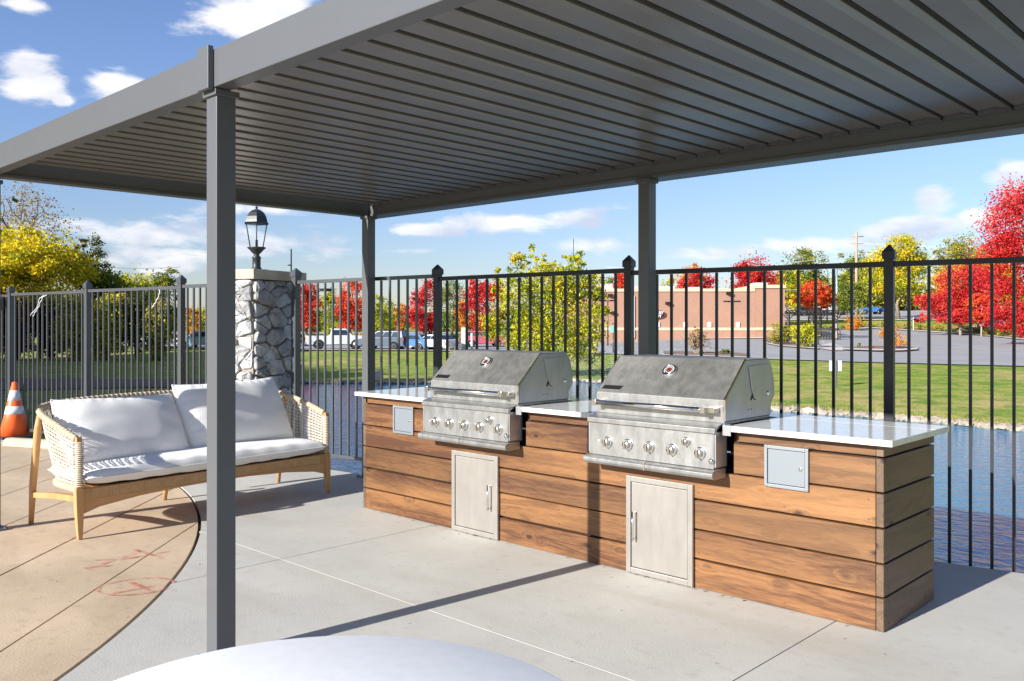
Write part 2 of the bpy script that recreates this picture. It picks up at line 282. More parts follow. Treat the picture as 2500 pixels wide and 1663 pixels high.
def conc(name,a,b,c,rough=.8):
    m=bpy.data.materials.new(name); m.use_nodes=True; N,L,bs=nodes(m); tc=N.new('ShaderNodeTexCoord'); v=tc.outputs['Object']
    n=N.new('ShaderNodeTexNoise'); n.inputs['Scale'].default_value=1.1; n.inputs['Detail'].default_value=6; n.inputs['Roughness'].default_value=.6; L.new(v,n.inputs['Vector'])
    n2=N.new('ShaderNodeTexNoise'); n2.inputs['Scale'].default_value=14; n2.inputs['Detail'].default_value=8; L.new(v,n2.inputs['Vector'])
    r=N.new('ShaderNodeMapRange'); r.inputs[1].default_value=.35; r.inputs[2].default_value=.65; L.new(n.outputs[0],r.inputs[0])
    r2=N.new('ShaderNodeMapRange'); r2.inputs[1].default_value=.55; r2.inputs[2].default_value=.8; r2.inputs[4].default_value=.6; L.new(n2.outputs[0],r2.inputs[0])
    mx=N.new('ShaderNodeMix'); mx.data_type='RGBA'; mx.inputs[6].default_value=(*a,1); mx.inputs[7].default_value=(*b,1); L.new(r.outputs[0],mx.inputs[0])
    m2=N.new('ShaderNodeMix'); m2.data_type='RGBA'; m2.inputs[7].default_value=(*c,1); L.new(mx.outputs[2],m2.inputs[6]); L.new(r2.outputs[0],m2.inputs[0])
    # small dark pits and specks
    vo=N.new('ShaderNodeTexVoronoi'); vo.inputs['Scale'].default_value=5.5; L.new(v,vo.inputs['Vector'])
    sx=N.new('ShaderNodeSeparateColor'); L.new(vo.outputs['Color'],sx.inputs[0])
    th=N.new('ShaderNodeMath'); th.operation='MULTIPLY'; th.inputs[1].default_value=.11; L.new(sx.outputs[1],th.inputs[0])
    th2=N.new('ShaderNodeMath'); th2.operation='SUBTRACT'; th2.inputs[1].default_value=.055; L.new(th.outputs[0],th2.inputs[0])
    ls=N.new('ShaderNodeMath'); ls.operation='LESS_THAN'; L.new(vo.outputs['Distance'],ls.inputs[0]); L.new(th2.outputs[0],ls.inputs[1])
    l2=N.new('ShaderNodeMath'); l2.operation='MULTIPLY'; l2.inputs[1].default_value=.5; L.new(ls.outputs[0],l2.inputs[0])
    mp=N.new('ShaderNodeMapping'); mp.inputs['Scale'].default_value=(.35,1.6,1); mp.inputs['Rotation'].default_value=(0,0,.5); L.new(v,mp.inputs[0])
    n4=N.new('ShaderNodeTexNoise'); n4.inputs['Scale'].default_value=1.4; n4.inputs['Detail'].default_value=7; n4.inputs['Distortion'].default_value=.9; L.new(mp.outputs[0],n4.inputs['Vector'])
    r4=N.new('ShaderNodeMapRange'); r4.inputs[1].default_value=.52; r4.inputs[2].default_value=.74; r4.inputs[4].default_value=.45; L.new(n4.outputs[0],r4.inputs[0])
    m4=N.new('ShaderNodeMix'); m4.data_type='RGBA'; m4.inputs[7].default_value=(c[0]*.98,c[1]*.93,c[2]*.85,1); L.new(m2.outputs[2],m4.inputs[6]); L.new(r4.outputs[0],m4.inputs[0]); m2=m4
    m3=N.new('ShaderNodeMix'); m3.data_type='RGBA'; m3.inputs[7].default_value=(c[0]*.4,c[1]*.38,c[2]*.35,1); L.new(m2.outputs[2],m3.inputs[6]); L.new(l2.outputs[0],m3.inputs[0])
    L.new(m3.outputs[2],bs.inputs['Base Color']); bs.inputs['Roughness'].default_value=rough; bs.inputs['Specular IOR Level'].default_value=.3
    n3=N.new('ShaderNodeTexNoise'); n3.inputs['Scale'].default_value=90; n3.inputs['Detail'].default_value=5; L.new(v,n3.inputs['Vector'])
    bp=N.new('ShaderNodeBump'); bp.inputs['Strength'].default_value=.25; bp.inputs['Distance'].default_value=.006; L.new(n3.outputs[0],bp.inputs['Height']); L.new(bp.outputs[0],bs.inputs['Normal'])
    return m
M['concrete']=conc('patio_concrete',(.50,.485,.445),(.435,.422,.388),(.36,.34,.30))
M['tan']=conc('tan_stamped_concrete',(.59,.455,.315),(.46,.355,.245),(.32,.24,.165),.85)
M['joint']=mat('joint_dirt',(.06,.045,.035),.95)
M['joint_light']=mat('joint_sealant',(.50,.485,.45),.7)
# ------------------------------------------------------------------ terrain
def K(u): return (u-1250)/FPX
def lerpu(tab,u): a=np.array(tab); return np.interp(u,a[:,0],a[:,1])
SHORE=[(-900,1300),(525,1300),(640,937),(745,935),(1000,937),(1420,931),(1650,955),(1882,1000),(2300,1033),(2500,1052),(2900,1100)]
EDGE=[(-900,850),(500,850),(700,856),(1000,857),(1480,865),(1900,880),(2500,896),(3000,905)]
EDZ=[(-900,-1.2),(1000,-1.15),(1480,-1.05),(1900,-.95),(2500,-.9)]
WATER=-1.60
def Hz(u,d):
    "ground height at screen-column bearing u and depth d"
    u=np.clip(u,-900,3000); ds=(CAM[2]-WATER)*FPX/(lerpu(SHORE,u)-HV); ze=lerpu(EDZ,u); de=(CAM[2]-ze)*FPX/(lerpu(EDGE,u)-HV)
    w=np.clip((u-1300)/600,0,1); w=w*w*(3-2*w)
    zl=np.interp(d,[0,80,100,130,150,200,400,3000],[-1.15,-1.15,-1.0,-.8,-.6,-.4,-1,-1])
    zr=np.interp(d,[0,54,100,115,140,160,200,300,3000],[-.9,-.9,-.4,0,1.5,2.4,4,6.3,6.3])
    far=zl*(1-w)+zr*w
    t=np.clip((d-ds)/np.maximum(de-ds,1),0,1)
    z0=WATER+.05
    lawn=z0+(ze-z0)*(t**.85)
    z=np.where(d>de,ze+(far-ze)*np.clip((d-de)/15,0,1),lawn)
    dip=np.clip((ds-d)/1.2,0,1)
    z=np.where(d<ds,z0-2.2*dip,z)
    return z
def W(u,d,dz=0):
    p=CAM*[1,1,0]+(FW+RT*K(u))*d; return np.array([p[0],p[1],float(Hz(u,d))+dz])
def dof(u,v,dmin=20,dmax=600):
    d=np.geomspace(dmin,dmax,3000); vv=HV-FPX*(Hz(np.full_like(d,u),d)-CAM[2])/d
    i=np.where(vv<=v)[0]; return float(d[i[0]]) if len(i) else dmax
def G(u,v): return W(u,dof(u,v))
def zat(v,d): return CAM[2]+(HV-v)/FPX*d
def grass_mat():
    m=bpy.data.materials.new('lawn_grass'); m.use_nodes=True; N,L,b=nodes(m); tc=N.new('ShaderNodeTexCoord'); v=tc.outputs['Object']
    def nz(s,d=5):
        n=N.new('ShaderNodeTexNoise'); n.inputs['Scale'].default_value=s; n.inputs['Detail'].default_value=d; n.inputs['Roughness'].default_value=.65; L.new(v,n.inputs['Vector']); return n.outputs[0]
    a,c,e=nz(.13),nz(.9,7),nz(9,6)
    def mr(x,p,q):
        r=N.new('ShaderNodeMapRange'); r.inputs[1].default_value=p; r.inputs[2].default_value=q; L.new(x,r.inputs[0]); return r.outputs[0]
    m1=N.new('ShaderNodeMix'); m1.data_type='RGBA'; m1.inputs[6].default_value=(.15,.26,.03,1); m1.inputs[7].default_value=(.33,.37,.06,1); L.new(mr(c,.4,.62),m1.inputs[0])
    m2=N.new('ShaderNodeMix'); m2.data_type='RGBA'; m2.inputs[7].default_value=(.52,.39,.17,1); L.new(m1.outputs[2],m2.inputs[6])
    mu=N.new('ShaderNodeMath'); mu.operation='MULTIPLY'; L.new(mr(a,.42,.60),mu.inputs[0]); L.new(mr(c,.35,.62),mu.inputs[1]); L.new(mu.outputs[0],m2.inputs[0])
    m3=N.new('ShaderNodeMix'); m3.data_type='RGBA'; m3.blend_type='MULTIPLY'; m3.inputs[0].default_value=1; L.new(m2.outputs[2],m3.inputs[6])
    r=N.new('ShaderNodeMapRange'); r.inputs[1].default_value=.3; r.inputs[2].default_value=.7; r.inputs[3].default_value=.55; r.inputs[4].default_value=1.3; L.new(e,r.inputs[0])
    cb=N.new('ShaderNodeCombineColor'); [L.new(r.outputs[0],cb.inputs[i]) for i in range(3)]; L.new(cb.outputs[0],m3.inputs[7])
    L.new(m3.outputs[2],b.inputs['Base Color']); b.inputs['Roughness'].default_value=.95; b.inputs['Specular IOR Level'].default_value=.1
    bp=N.new('ShaderNodeBump'); bp.inputs['Strength'].default_value=.8; bp.inputs['Distance'].default_value=.08; L.new(e,bp.inputs['Height']); L.new(bp.outputs[0],b.inputs['Normal'])
    return m
M['grass']=grass_mat()
def build_ground():
    th=np.r_[np.arange(-36,36,.25),np.arange(36,324.1,4)]*PI/180
    ds=np.r_[np.linspace(3,20,8),np.geomspace(21,260,170),np.geomspace(280,3000,16)]
    V=[];n=len(th)
    for r in ds:
        for t in th:
            tt=(t+PI)%(2*PI)-PI; u=1250+FPX*math.tan(max(-.62,min(.62,tt)))
            if abs(tt)<.62: d=r; p=CAM*[1,1,0]+(FW+RT*math.tan(tt))*d; z=float(Hz(u,d))
            else:
                d=r; sc=1/math.cos(.62); p=CAM*[1,1,0]+(FW*math.cos(tt)+RT*math.sin(tt))*d*sc
                z=float(Hz(u,d)) if abs(tt)<1.9 else -.12
            if d>100 and abs(tt)>=.62: z=min(z,0)
            V.append((p[0],p[1],z))
    F=[]
    for i in range(len(ds)-1):
        for j in range(n-1): F.append((i*n+j,(i+1)*n+j,(i+1)*n+j+1,i*n+j+1))
    b=MB(); b.add(V,[q[::-1] for q in F],True); o=b.build('ground',M['grass']); tag(o,kind='structure'); return o
build_ground()
def strip(name,rows,m,dz=.06,n=12,kind='structure',un=60,parent=None):
    "draped sheet between v_near and v_far over bearings u"
    R=np.array(rows,float); us=np.linspace(R[0,0],R[-1,0],un); V=[]
    for u in us:
        dn=dof(u,np.interp(u,R[:,0],R[:,1])); df=dof(u,np.interp(u,R[:,0],R[:,2]))
        for d in np.linspace(dn,df,n):
            p=W(u,d,dz); V.append(p)
    F=[(i*n+j,i*n+j+1,(i+1)*n+j+1,(i+1)*n+j) for i in range(un-1) for j in range(n-1)]
    b=MB(); b.add(V,F,True); o=b.build(name,m,parent); 
    if kind: tag(o,kind=kind)
    return o
M['asphalt']=mat('asphalt',(.285,.28,.272),.85,0,.3,col2=(.36,.355,.345),vscale=.35,bump=.2,bscale=30)
M['road']=mat('road_grey',(.36,.35,.34),.85,0,.3,vary=.08,vscale=.3)
M['kerb']=mat('kerb_concrete',(.56,.50,.44),.85,0,.2,vary=.08,vscale=.8)
M['mulch']=mat('mulch',(.17,.115,.085),.95,0,.1,col2=(.28,.21,.16),vscale=3)
strip('parking_lot',[(300,846,838),(700,856,834),(1000,857,836),(1150,858,824),(1480,865,831),(1860,879,828),(1990,882,812),(2060,885,806),(2130,887,803),(2250,890,811),(2400,894,821),(2560,898,838)],M['asphalt'],.06,14,un=90)
strip('kerb',[(700,857.4,855.8),(1000,858.4,856.8),(1480,866.6,864.8)],M['kerb'],.12,3)
strip('far_kerb',[(1990,812.5,810.5),(2060,806.5,804.5),(2130,803.5,801.5),(2250,811.6,809.4),(2400,822,819.4),(2560,839,836)],M['kerb'],.16,3)
strip('street',[(1860,781,774),(1950,780,771),(2060,777,762),(2250,780,757),(2560,784,755)],M['road'],.10,5,un=30)
strip('sidewalk',[(1860,784.5,782),(1950,783,780.6),(2250,783,780.8),(2560,787,784.8)],M['kerb'],.12,3,un=30)
strip('far_road',[(-300,816,808),(500,816,809),(1180,817,810)],M['road'],.10,4,un=30)
strip('soil_bank',[(-500,957,926),(0,955,925),(300,949,927),(620,944,930)],M['mulch'],.05,8,un=40)
strip('building_kerb',[(1400,831,827.6),(1870,829,825.6)],M['kerb'],.14,3)
strip('planting_bed',[(1862,838,822),(1900,846,812),(1960,850,812),(1998,852,820)],M['mulch'],.12,5,un=16)
strip('bed_kerb',[(1862,840.5,838),(1900,848.5,846),(1960,853,850),(1998,856.5,852)],M['kerb'],.15,3,un=16)
strip('walkway',[(1994,853,849),(2030,859,840),(2058,860,852)],M['kerb'],.13,4,un=10)
strip('island_bed',[(2062,855,852),(2140,857,848),(2200,857,849),(2232,856,853)],M['mulch'],.14,4,un=16)
strip('island_kerb',[(2058,858.5,855.2),(2140,861.5,857.4),(2200,861.5,857.4),(2240,858.5,854.2)],M['kerb'],.18,3,un=16)
strip('hedge_bed',[(2110,803,798),(2250,811,803),(2400,820,808),(2560,838,818)],M['mulch'],.14,4,un=30)
strip('lawn_verge_bed',[(1620,866,860),(1700,870,861),(1800,873,864),(1830,872,868)],M['mulch'],.10,4,un=16)
strip('verge_kerb',[(1600,869,867.5),(1700,873,871),(1830,877,874.6)],M['kerb'],.12,3,un=16)
# ------------------------------------------------------------------ pond
def water_mat():
    m=bpy.data.materials.new('pond_water'); m.use_nodes=True; N,L,b=nodes(m)
    b.inputs['Base Color'].default_value=(.03,.20,.32,1); b.inputs['Roughness'].default_value=.06; b.inputs['IOR'].default_value=1.33; b.inputs['Specular IOR Level'].default_value=.75
    tc=N.new('ShaderNodeTexCoord'); mp=N.new('ShaderNodeMapping'); mp.inputs['Rotation'].default_value=(0,0,-YAW); mp.inputs['Scale'].default_value=(1.0,1.9,1); L.new(tc.outputs['Object'],mp.inputs[0])
    n1=N.new('ShaderNodeTexNoise'); n1.inputs['Scale'].default_value=2.6; n1.inputs['Detail'].default_value=5; n1.inputs['Distortion'].default_value=.6; L.new(mp.outputs[0],n1.inputs['Vector'])
    dt=N.new('ShaderNodeVectorMath'); dt.operation='DOT_PRODUCT'; dt.inputs[1].default_value=(float(RT[0]),float(RT[1]),0); L.new(tc.outputs['Object'],dt.inputs[0])
    mr=N.new('ShaderNodeMapRange'); mr.inputs[1].default_value=-11-1.75; mr.inputs[2].default_value=-2-1.75; mr.inputs[3].default_value=.07; mr.inputs[4].default_value=.6; L.new(dt.outputs['Value'],mr.inputs[0])
    bp=N.new('ShaderNodeBump'); bp.inputs['Distance'].default_value=.11; L.new(mr.outputs[0],bp.inputs['Strength']); L.new(n1.outputs[0],bp.inputs['Height']); L.new(bp.outputs[0],b.inputs['Normal'])
    return m
M['water']=water_mat()
def build_pond():
    V=[];F=[];us=np.linspace(-900,3000,80)
    for u in us:
        ds=(CAM[2]-WATER)*FPX/(lerpu(SHORE,u)-HV)
        for d in (1.5,8,20,ds+.6): 
            p=CAM*[1,1,0]+(FW+RT*K(u))*d; V.append((p[0],p[1],WATER))
    F=[(i*4+j,(i+1)*4+j,(i+1)*4+j+1,i*4+j+1) for i in range(79) for j in range(3)]
    b=MB(); b.add(V,F); o=b.build('pond',M['water']); tag(o,kind='structure')
build_pond()
# shoreline stones (past counting at this size)
def build_shore():
    b=MB(); ico=[(0,0,1),(.89,0,.45),(.28,.85,.45),(-.72,.53,.45),(-.72,-.53,.45),(.28,-.85,.45),(.72,.53,-.45),(-.28,.85,-.45),(-.89,0,-.45),(-.28,-.85,-.45),(.72,-.53,-.45),(0,0,-1)]
    F=[(0,1,2),(0,2,3),(0,3,4),(0,4,5),(0,5,1),(1,6,2),(2,7,3),(3,8,4),(4,9,5),(5,10,1),(6,7,2),(7,8,3),(8,9,4),(9,10,5),(10,6,1),(11,7,6),(11,8,7),(11,9,8),(11,10,9),(11,6,10)]
    ico=np.array(ico); r=np.random.default_rng(3)
    for u in np.r_[np.linspace(-200,1880,520),np.linspace(1830,2900,560)]:
        ds=(CAM[2]-WATER)*FPX/(lerpu(SHORE,u)-HV); d=ds+r.normal(.0,.14); p=W(u,max(d,ds-.15)); s=r.uniform(.05,.19)*np.array([1.2,1.2,.6])
        q=ico*s*(1+r.normal(0,.16,(12,1))); a=r.uniform(0,6.3); R=np.array([[math.cos(a),-math.sin(a),0],[math.sin(a),math.cos(a),0],[0,0,1]])
        b.add(q@R.T+[p[0],p[1],WATER+r.uniform(.0,.10)],F)
    m=mat('shore_stone',(.50,.42,.34),.9,0,.2,col2=(.24,.20,.15),vscale=1.4)
    o=b.build('shore_stones',m); tag(o,'pale rubble stones lining the far edge of the pond','stones',kind='stuff')
    # dry grass fringe on the bank
    b=MB(); V=[];F=[]
    for i in range(9000):
        u=r.uniform(1300,2700) if i%3 else r.uniform(600,1400); ds=(CAM[2]-WATER)*FPX/(lerpu(SHORE,u)-HV); d=ds+abs(r.normal(.15,.35)); p=W(u,d); h=r.uniform(.05,.17); a=r.uniform(0,3.14); w=.02
        V+= [(p[0]-w*math.cos(a),p[1]-w*math.sin(a),p[2]-.02),(p[0]+w*math.cos(a),p[1]+w*math.sin(a),p[2]-.02),(p[0]+r.normal(0,.05),p[1]+r.normal(0,.05),p[2]+h)]; F.append((3*i,3*i+1,3*i+2))
    b.add(V,F); o=b.build('bank_grass',mat('dry_grass',(.32,.25,.10),.9,0,.1,col2=(.20,.24,.05),vscale=1)); tag(o,'dry grass fringe above the shoreline stones','grass',kind='stuff')
build_shore()
# ------------------------------------------------------------------ patio slabs
F3=np.array([-.527,1.489]);F2=np.array([-2.331,1.176]);F1=np.array([-4.351,1.046]);F0=np.array([-6.37,.861])
FR=F3+(F3-F2)/np.linalg.norm(F3-F2)*1.84; FRR=FR+(F3-F2)/np.linalg.norm(F3-F2)*1.84
G0=np.array([-7.417,.122]);G1=np.array([-9.245,-.158]);G2=np.array([-11.073,-.438]);G3=np.array([-12.90,-.718])
ARC=np.array([-7.7843,-7.6792]); AR=7.3277
def clip(poly,n,c,sign):
    "keep the side sign*(n.p-c)<=0"
    out=[];P=[np.asarray(p,float) for p in poly];n=np.asarray(n,float)
    for i in range(len(P)):
        a,b=P[i],P[(i+1)%len(P)];da=sign*(n@a-c);db=sign*(n@b-c)
        if da<=0: out.append(a)
        if (da<0 and db>0) or (da>0 and db<0): out.append(a+(b-a)*da/(da-db))
    return out
def area(p):
    p=np.array(p);x,y=p[:,0],p[:,1];return .5*np.sum(x*np.roll(y,-1)-y*np.roll(x,-1))
patio=bpy.data.objects.new('patio',None); COL.objects.link(patio); tag(patio,kind='structure'); WL['patio']=(0,0,0)
def slab(poly,m,name,top=0.,parent=patio):
    if len(poly)<3 or abs(area(poly))<.02: return
    if area(poly)<0: poly=poly[::-1]
    b=MB(); e=.005; P=np.array(poly)
    b.prism([(x,y,top-.09) for x,y in P],(0,0,.09)); return b.build(name,m,parent)
def arcp(a0,a1,n,r): return [ARC+r*np.array([math.cos(a),math.sin(a)]) for a in np.linspace(a0,a1,n)]
back=[G3+[-2.,-.38],G2*1+[0,-.07],G0+[0,-.07],np.array([-6.75,.75]),F0+[0,-.06],F1+[0,-.06],F2+[0,-.055],F3+[0,-.055],FR+[0,-.055],FRR+[.5,-.0]]
right=arcp(0,PI/2,70,AR)+[np.array([ARC[0],-.0])]+[p for p in back if p[0]>ARC[0]]+[np.array([4.2,-9.]),np.array([-.4566,-9.])]
left=arcp(PI/2,PI*.94,60,AR)+[p for p in back if p[0]<ARC[0]]+[np.array([ARC[0],-.0])]
def cutgrid(polys,cuts):
    for (n,c,w) in cuts:
        nx=[]
        for p in polys:
            for s,cc in ((1,c-w/2),(-1,c+w/2)):
                q=clip(p,n,cc,s)
                if len(q)>=3 and abs(area(q))>.02: nx.append(q)
        polys=nx
    return polys
for p in cutgrid([right],[((1,0),-6.2,.006),((1,0),-3.2,.006),((1,0),-.235,.006),((1,0),2.75,.006),((0,1),-1.265,.005),((0,1),-4.3,.006)]): slab(p,M['concrete'],'concrete_slab')
slab(left,M['concrete'],'concrete_slab')
nn=np.array([.717,.697]); nn=nn/np.linalg.norm(nn)
disc=arcp(0,2*PI,181,AR-.022)[:-1]
rr=random.Random(4)
for p in cutgrid([disc],[(nn,c,.012) for c in (-4.04,-4.715,-5.397,-6.045,-6.674,-7.249)]+[(nn,-7.92-.66*k,.012) for k in range(14)]): slab(p,M['tan'],'tan_slab',top=rr.uniform(-.002,.001))
b=MB(); b.prism([(x,y,-2.4) for x,y in [(-15.5,-1.2)]+[tuple(p) for p in back]+[(4.2,-12),(-15.5,-12)]],(0,0,2.37)); tag(b.build('patio_base',M['joint']),kind='structure')
b=MB(); b.box((-4.25,-1.2690,-.03),(4.2,-1.2610,-.0015)); b.build('joint_sealant',M['joint_light'],patio)
# faded spray-paint marks on the tan slabs
def paint_mat():
    m=bpy.data.materials.new('faded_spray_paint'); m.use_nodes=True; N,L,b=nodes(m); b.inputs['Base Color'].default_value=(.62,.17,.12,1); b.inputs['Roughness'].default_value=.8
    tc=N.new('ShaderNodeTexCoord'); n=N.new('ShaderNodeTexNoise'); n.inputs['Scale'].default_value=16; n.inputs['Detail'].default_value=8; L.new(tc.outputs['Object'],n.inputs['Vector'])
    r=N.new('ShaderNodeMapRange'); r.inputs[1].default_value=.36; r.inputs[2].default_value=.66; r.inputs[4].default_value=.85; L.new(n.outputs[0],r.inputs[0]); L.new(r.outputs[0],b.inputs['Alpha']); return m
M['paint']=paint_mat()
def stroke(b,pts,w=.03,z=.0035):
    P=np.array(pts,float); 
    for i in range(len(P)-1):
        t=P[i+1]-P[i]; t/=np.linalg.norm(t); n=np.array([-t[1],t[0]])*w/2
        q=[P[i]-n,P[i]+n,P[i+1]+n*.8,P[i+1]-n*.8]; b.add([(x,y,z) for x,y in q],[(3,2,1,0)])
def cpts(c,rx,ry,n,rot,a0=0,a1=2*PI): return [(c[0]+rx*math.cos(a)*math.cos(rot)-ry*math.sin(a)*math.sin(rot),c[1]+rx*math.cos(a)*math.sin(rot)+ry*math.sin(a)*math.cos(rot)) for a in np.linspace(a0,a1,n)]
b=MB(); stroke(b,[(-3.874,-2.188),(-3.794,-2.008)],.035); stroke(b,[(-4.006,-2.082),(-3.861,-1.878)],.02,.0045); stroke(b,[(-3.83,-2.19),(-3.95,-1.93),(-4.0,-1.80)],.026,.0055)
o=b.build('paint_mark',M['paint'],patio,label='faded red X sprayed between the slab joints')
b=MB(); stroke(b,[(-4.07,-1.80),(-3.743,-1.765)],.03); stroke(b,[(-3.90,-1.95),(-3.872,-1.66)],.022,.0045); o=b.build('paint_mark',M['paint'],patio,label='faded red X farther up the tan slabs')
b=MB(); stroke(b,[(-3.25,-2.27),(-3.214,-1.998)],.03); stroke(b,[(-3.381,-2.122),(-3.104,-2.103)],.03,.0045); stroke(b,cpts((-3.28,-2.13),.20,.155,30,1.0,.2,5.9),.018,.0055)
o=b.build('paint_mark',M['paint'],patio,label='faded red X inside a sprayed circle')
# ------------------------------------------------------------------ pergola
pg=thing('pergola',(-2,-.6,0),'dark grey metal pergola with closed louvred roof over the grill counter','pergola')
ch=M['charcoal']; ZB,ZT=2.474,2.638
b=MB(); b.box((-5.27,-2.375,ZB),(1.9,-2.295,ZT)); b.build('front_beam',ch,pg,bevel=.004)
b=MB(); b.box((-5.27,.90,ZB),(1.9,1.073,ZT)); b.build('back_beam',ch,pg,bevel=.004)
b=MB(); b.box((-5.17,.888,ZB+.001),(1.9,.8985,ZB+.022)); b.build('beam_lip',ch,pg)
b=MB(); b.box((-5.27,-2.294,ZB),(-5.17,.899,ZT)); b.build('end_beam',ch,pg,bevel=.004)
b=MB(); b.box((-5.168,-2.29,ZB+.001),(-5.158,.886,ZB+.022)); b.build('beam_lip',ch,pg)
b=MB(); b.box((1.82,-2.294,ZB),(1.9,.899,ZT)); b.build('end_beam',ch,pg,bevel=.004)
posts=[(-1.97,-2.315,.045),(-5.345,-2.265,.045),(-5.145,.875,.045),(-1.985,.915,.045),(1.25,-2.315,.045),(1.25,.915,.045)]
for i,(x,y,h) in enumerate(posts):
    b=MB(); b.box((x-h,y-h,.012),(x+h,y+h,ZB-.004)); p=b.build('post',ch,pg,origin=(x,y,0),bevel=.003)
    b=MB(); b.box((x-.085,y-.085,.0),(x+.085,y+.085,.012)); b.build('base_plate',ch,p,origin=(x,y,0),bevel=.002)
    b=MB(); b.box((x-h-.012,y-h-.012,ZB-.03),(x+h+.012,y+h+.012,ZB-.003)); b.build('collar',ch,p,origin=(x,y,0),bevel=.002)
    if y<-2:
        b=MB(); b.box((x-.05,-2.402,ZB-.008),(x+.05,-2.377,ZT+.012)); b.build('bracket',ch,p,origin=(x,y,0),bevel=.002)
    for sx in(-1,1):
        for sy in(-1,1):
            b=MB(); b.lathe([(.009,0),(.009,.008),(.005,.010)],(x+sx*.068,y+sy*.068,.012),seg=6,smooth=False); b.build('bolt',ch,p,origin=(x,y,0))
# louvres
LP=.1707; X0=-4.958; n0=-1; n1=36
def lou():
    b=MB(); z=2.583; x1=LP
    prof=[(.006,z+.003),(.010,z),(.112,z),(x1-.010,z-.0075),(x1-.009,z+.046),(x1+.020,z+.050),(x1+.020,z+.054),(x1-.03,z+.053),(.030,z+.044),(.008,z+.044)]
    b.prism([(x,-2.292,zz) for x,zz in prof],(0,3.186,0)); return b
def gap_shade():  # black strip added between louvres, painting in the dark of the gap
    b=MB(); z=2.583; b.box((LP-.0088,-2.29,z+.0005),(LP+.0045,.892,z+.044)); return b
def cap():
    b=MB(); z=2.5685
    pts=[(.014,.835),(.10,.80),(LP-.008,.850),(LP-.008,.885),(LP-.014,.893),(.014,.893),(.006,.885),(.006,.845)]
    b.prism([(x,y,z) for x,y in pts],(0,0,.0138))
    for x in(.03,LP-.03): b.lathe([(.005,0),(.005,.004),(.002,.005)],(x,.868,z),axis=(0,0,-1),seg=6,smooth=False)
    return b
L0=None
for j in range(n0,n1+4):
    x=X0+LP*j
    if x+LP>1.80: break
    if L0 is None:
        L0=lou(); L0.v=[v+[x,0,0] for v in L0.v]; L0=L0.build('louvre',M['louvre'],pg,origin=(x,0,0)); C0=cap(); C0.v=[v+[x,0,0] for v in C0.v]; C0=C0.build('end_cap',ch,L0,origin=(x,0,0)); K0=gap_shade(); K0.v=[v+[x,0,0] for v in K0.v]; K0=K0.build('gap_shade_strip',M['black'],L0,origin=(x,0,0))
    else:
        l=dup(L0,pg,(x,0,rr.uniform(-.0008,.0008))); c=dup(C0,l,(x,0,0)); c.location=(0,0,0); c=dup(K0,l,(x,0,0)); c.location=(0,0,0)
# ------------------------------------------------------------------ fences
def cap_post(b,c,z1,w=.028,rot=0,z0=-.4):
    cs,sn=math.cos(rot),math.sin(rot)
    def R(x,y,z): return (c[0]+x*cs-y*sn,c[1]+x*sn+y*cs,z)
    for (a,zz0,zz1) in((w,z0,z1),):
        v=[R(sx*a,sy*a,z) for z in(zz0,zz1) for sx,sy in((-1,-1),(1,-1),(1,1),(-1,1))]; b.add(v,[(3,2,1,0),(4,5,6,7),(0,1,5,4),(1,2,6,5),(2,3,7,6),(3,0,4,7)])
def post_cap(b,c,z,w=.036,rot=0,h=.045):
    cs,sn=math.cos(rot),math.sin(rot); v=[]
    for a,zz in((w,z),(w,z+.045),(.004,z+.045+h)): v+=[(c[0]+x*a*cs-y*a*sn,c[1]+x*a*sn+y*a*cs,zz) for x,y in((-1,-1),(1,-1),(1,1),(-1,1))]
    b.add(v,[(3,2,1,0)]+[(i*4+j,i*4+(j+1)%4,(i+1)*4+(j+1)%4,(i+1)*4+j) for i in(0,1) for j in range(4)]+[(8,9,10,11)])
def bar(b,p,q,z0,z1,w):
    "rectangular rail between two plan points"
    p=np.array(p);q=np.array(q);t=(q-p)/np.linalg.norm(q-p);n=np.array([-t[1],t[0]])*w/2
    v=[(*(a+s*n),z) for z in(z0,z1) for a,s in((p,-1),(q,-1),(q,1),(p,1))]; b.add(v,[(3,2,1,0),(4,5,6,7),(0,1,5,4),(1,2,6,5),(2,3,7,6),(3,0,4,7)])
def panel(par,p,q,n,H,m,w=.0175,zb=-.2,bot=None,top=True):
    p=np.array(p);q=np.array(q);t=(q-p)/np.linalg.norm(q-p);rot=math.atan2(t[1],t[0])
    b=MB(); bar(b,p+t*.03,q-t*.03,H-.034,H,.030); b.build('rail',m,par)
    if bot is not None: b=MB(); bar(b,p+t*.03,q-t*.03,bot,bot+.03,.030); b.build('rail',m,par)
    first=None
    for i in range(1,n+1):
        c=p+(q-p)*i/(n+1)
        if first is None:
            b=MB(); cap_post(b,c,H-.036,w/2,rot,zb); first=b.build('picket',m,par,origin=(c[0],c[1],0)); fc=c
        else: dup(first,par,(c[0],c[1],0))
    return rot
def fpost(par,c,H,m,rot,w=.029,zb=-.5):
    b=MB(); cap_post(b,c,H+.012,w,rot,zb); o=b.build('post',m,par,origin=(c[0],c[1],0))
    b=MB(); post_cap(b,c,H+.012,w+.009,rot); b.build('post_cap',m,o,origin=(c[0],c[1],0)); return o
fr=thing('metal_fence',(F2[0],F2[1],0),'black metal picket fence along the pond behind the grill counter','fence')
ro=panel(fr,F3,F2,15,1.855,M['fence'],bot=-.12); panel(fr,F2,F1,16,1.875,M['fence'],bot=-.1); panel(fr,F3,FR,15,1.855,M['fence'],bot=-.12); panel(fr,FR,FRR,15,1.855,M['fence'],bot=-.12)
for c,h in((F3,1.86),(F2,1.87),(F1,1.885),(FR,1.86),(FRR,1.86)): fpost(fr,c,h,M['fence'],ro)
gt=thing('metal_gate',(F0[0],F0[1],0),'black metal picket gate hinged beside the stone pillar','gate')
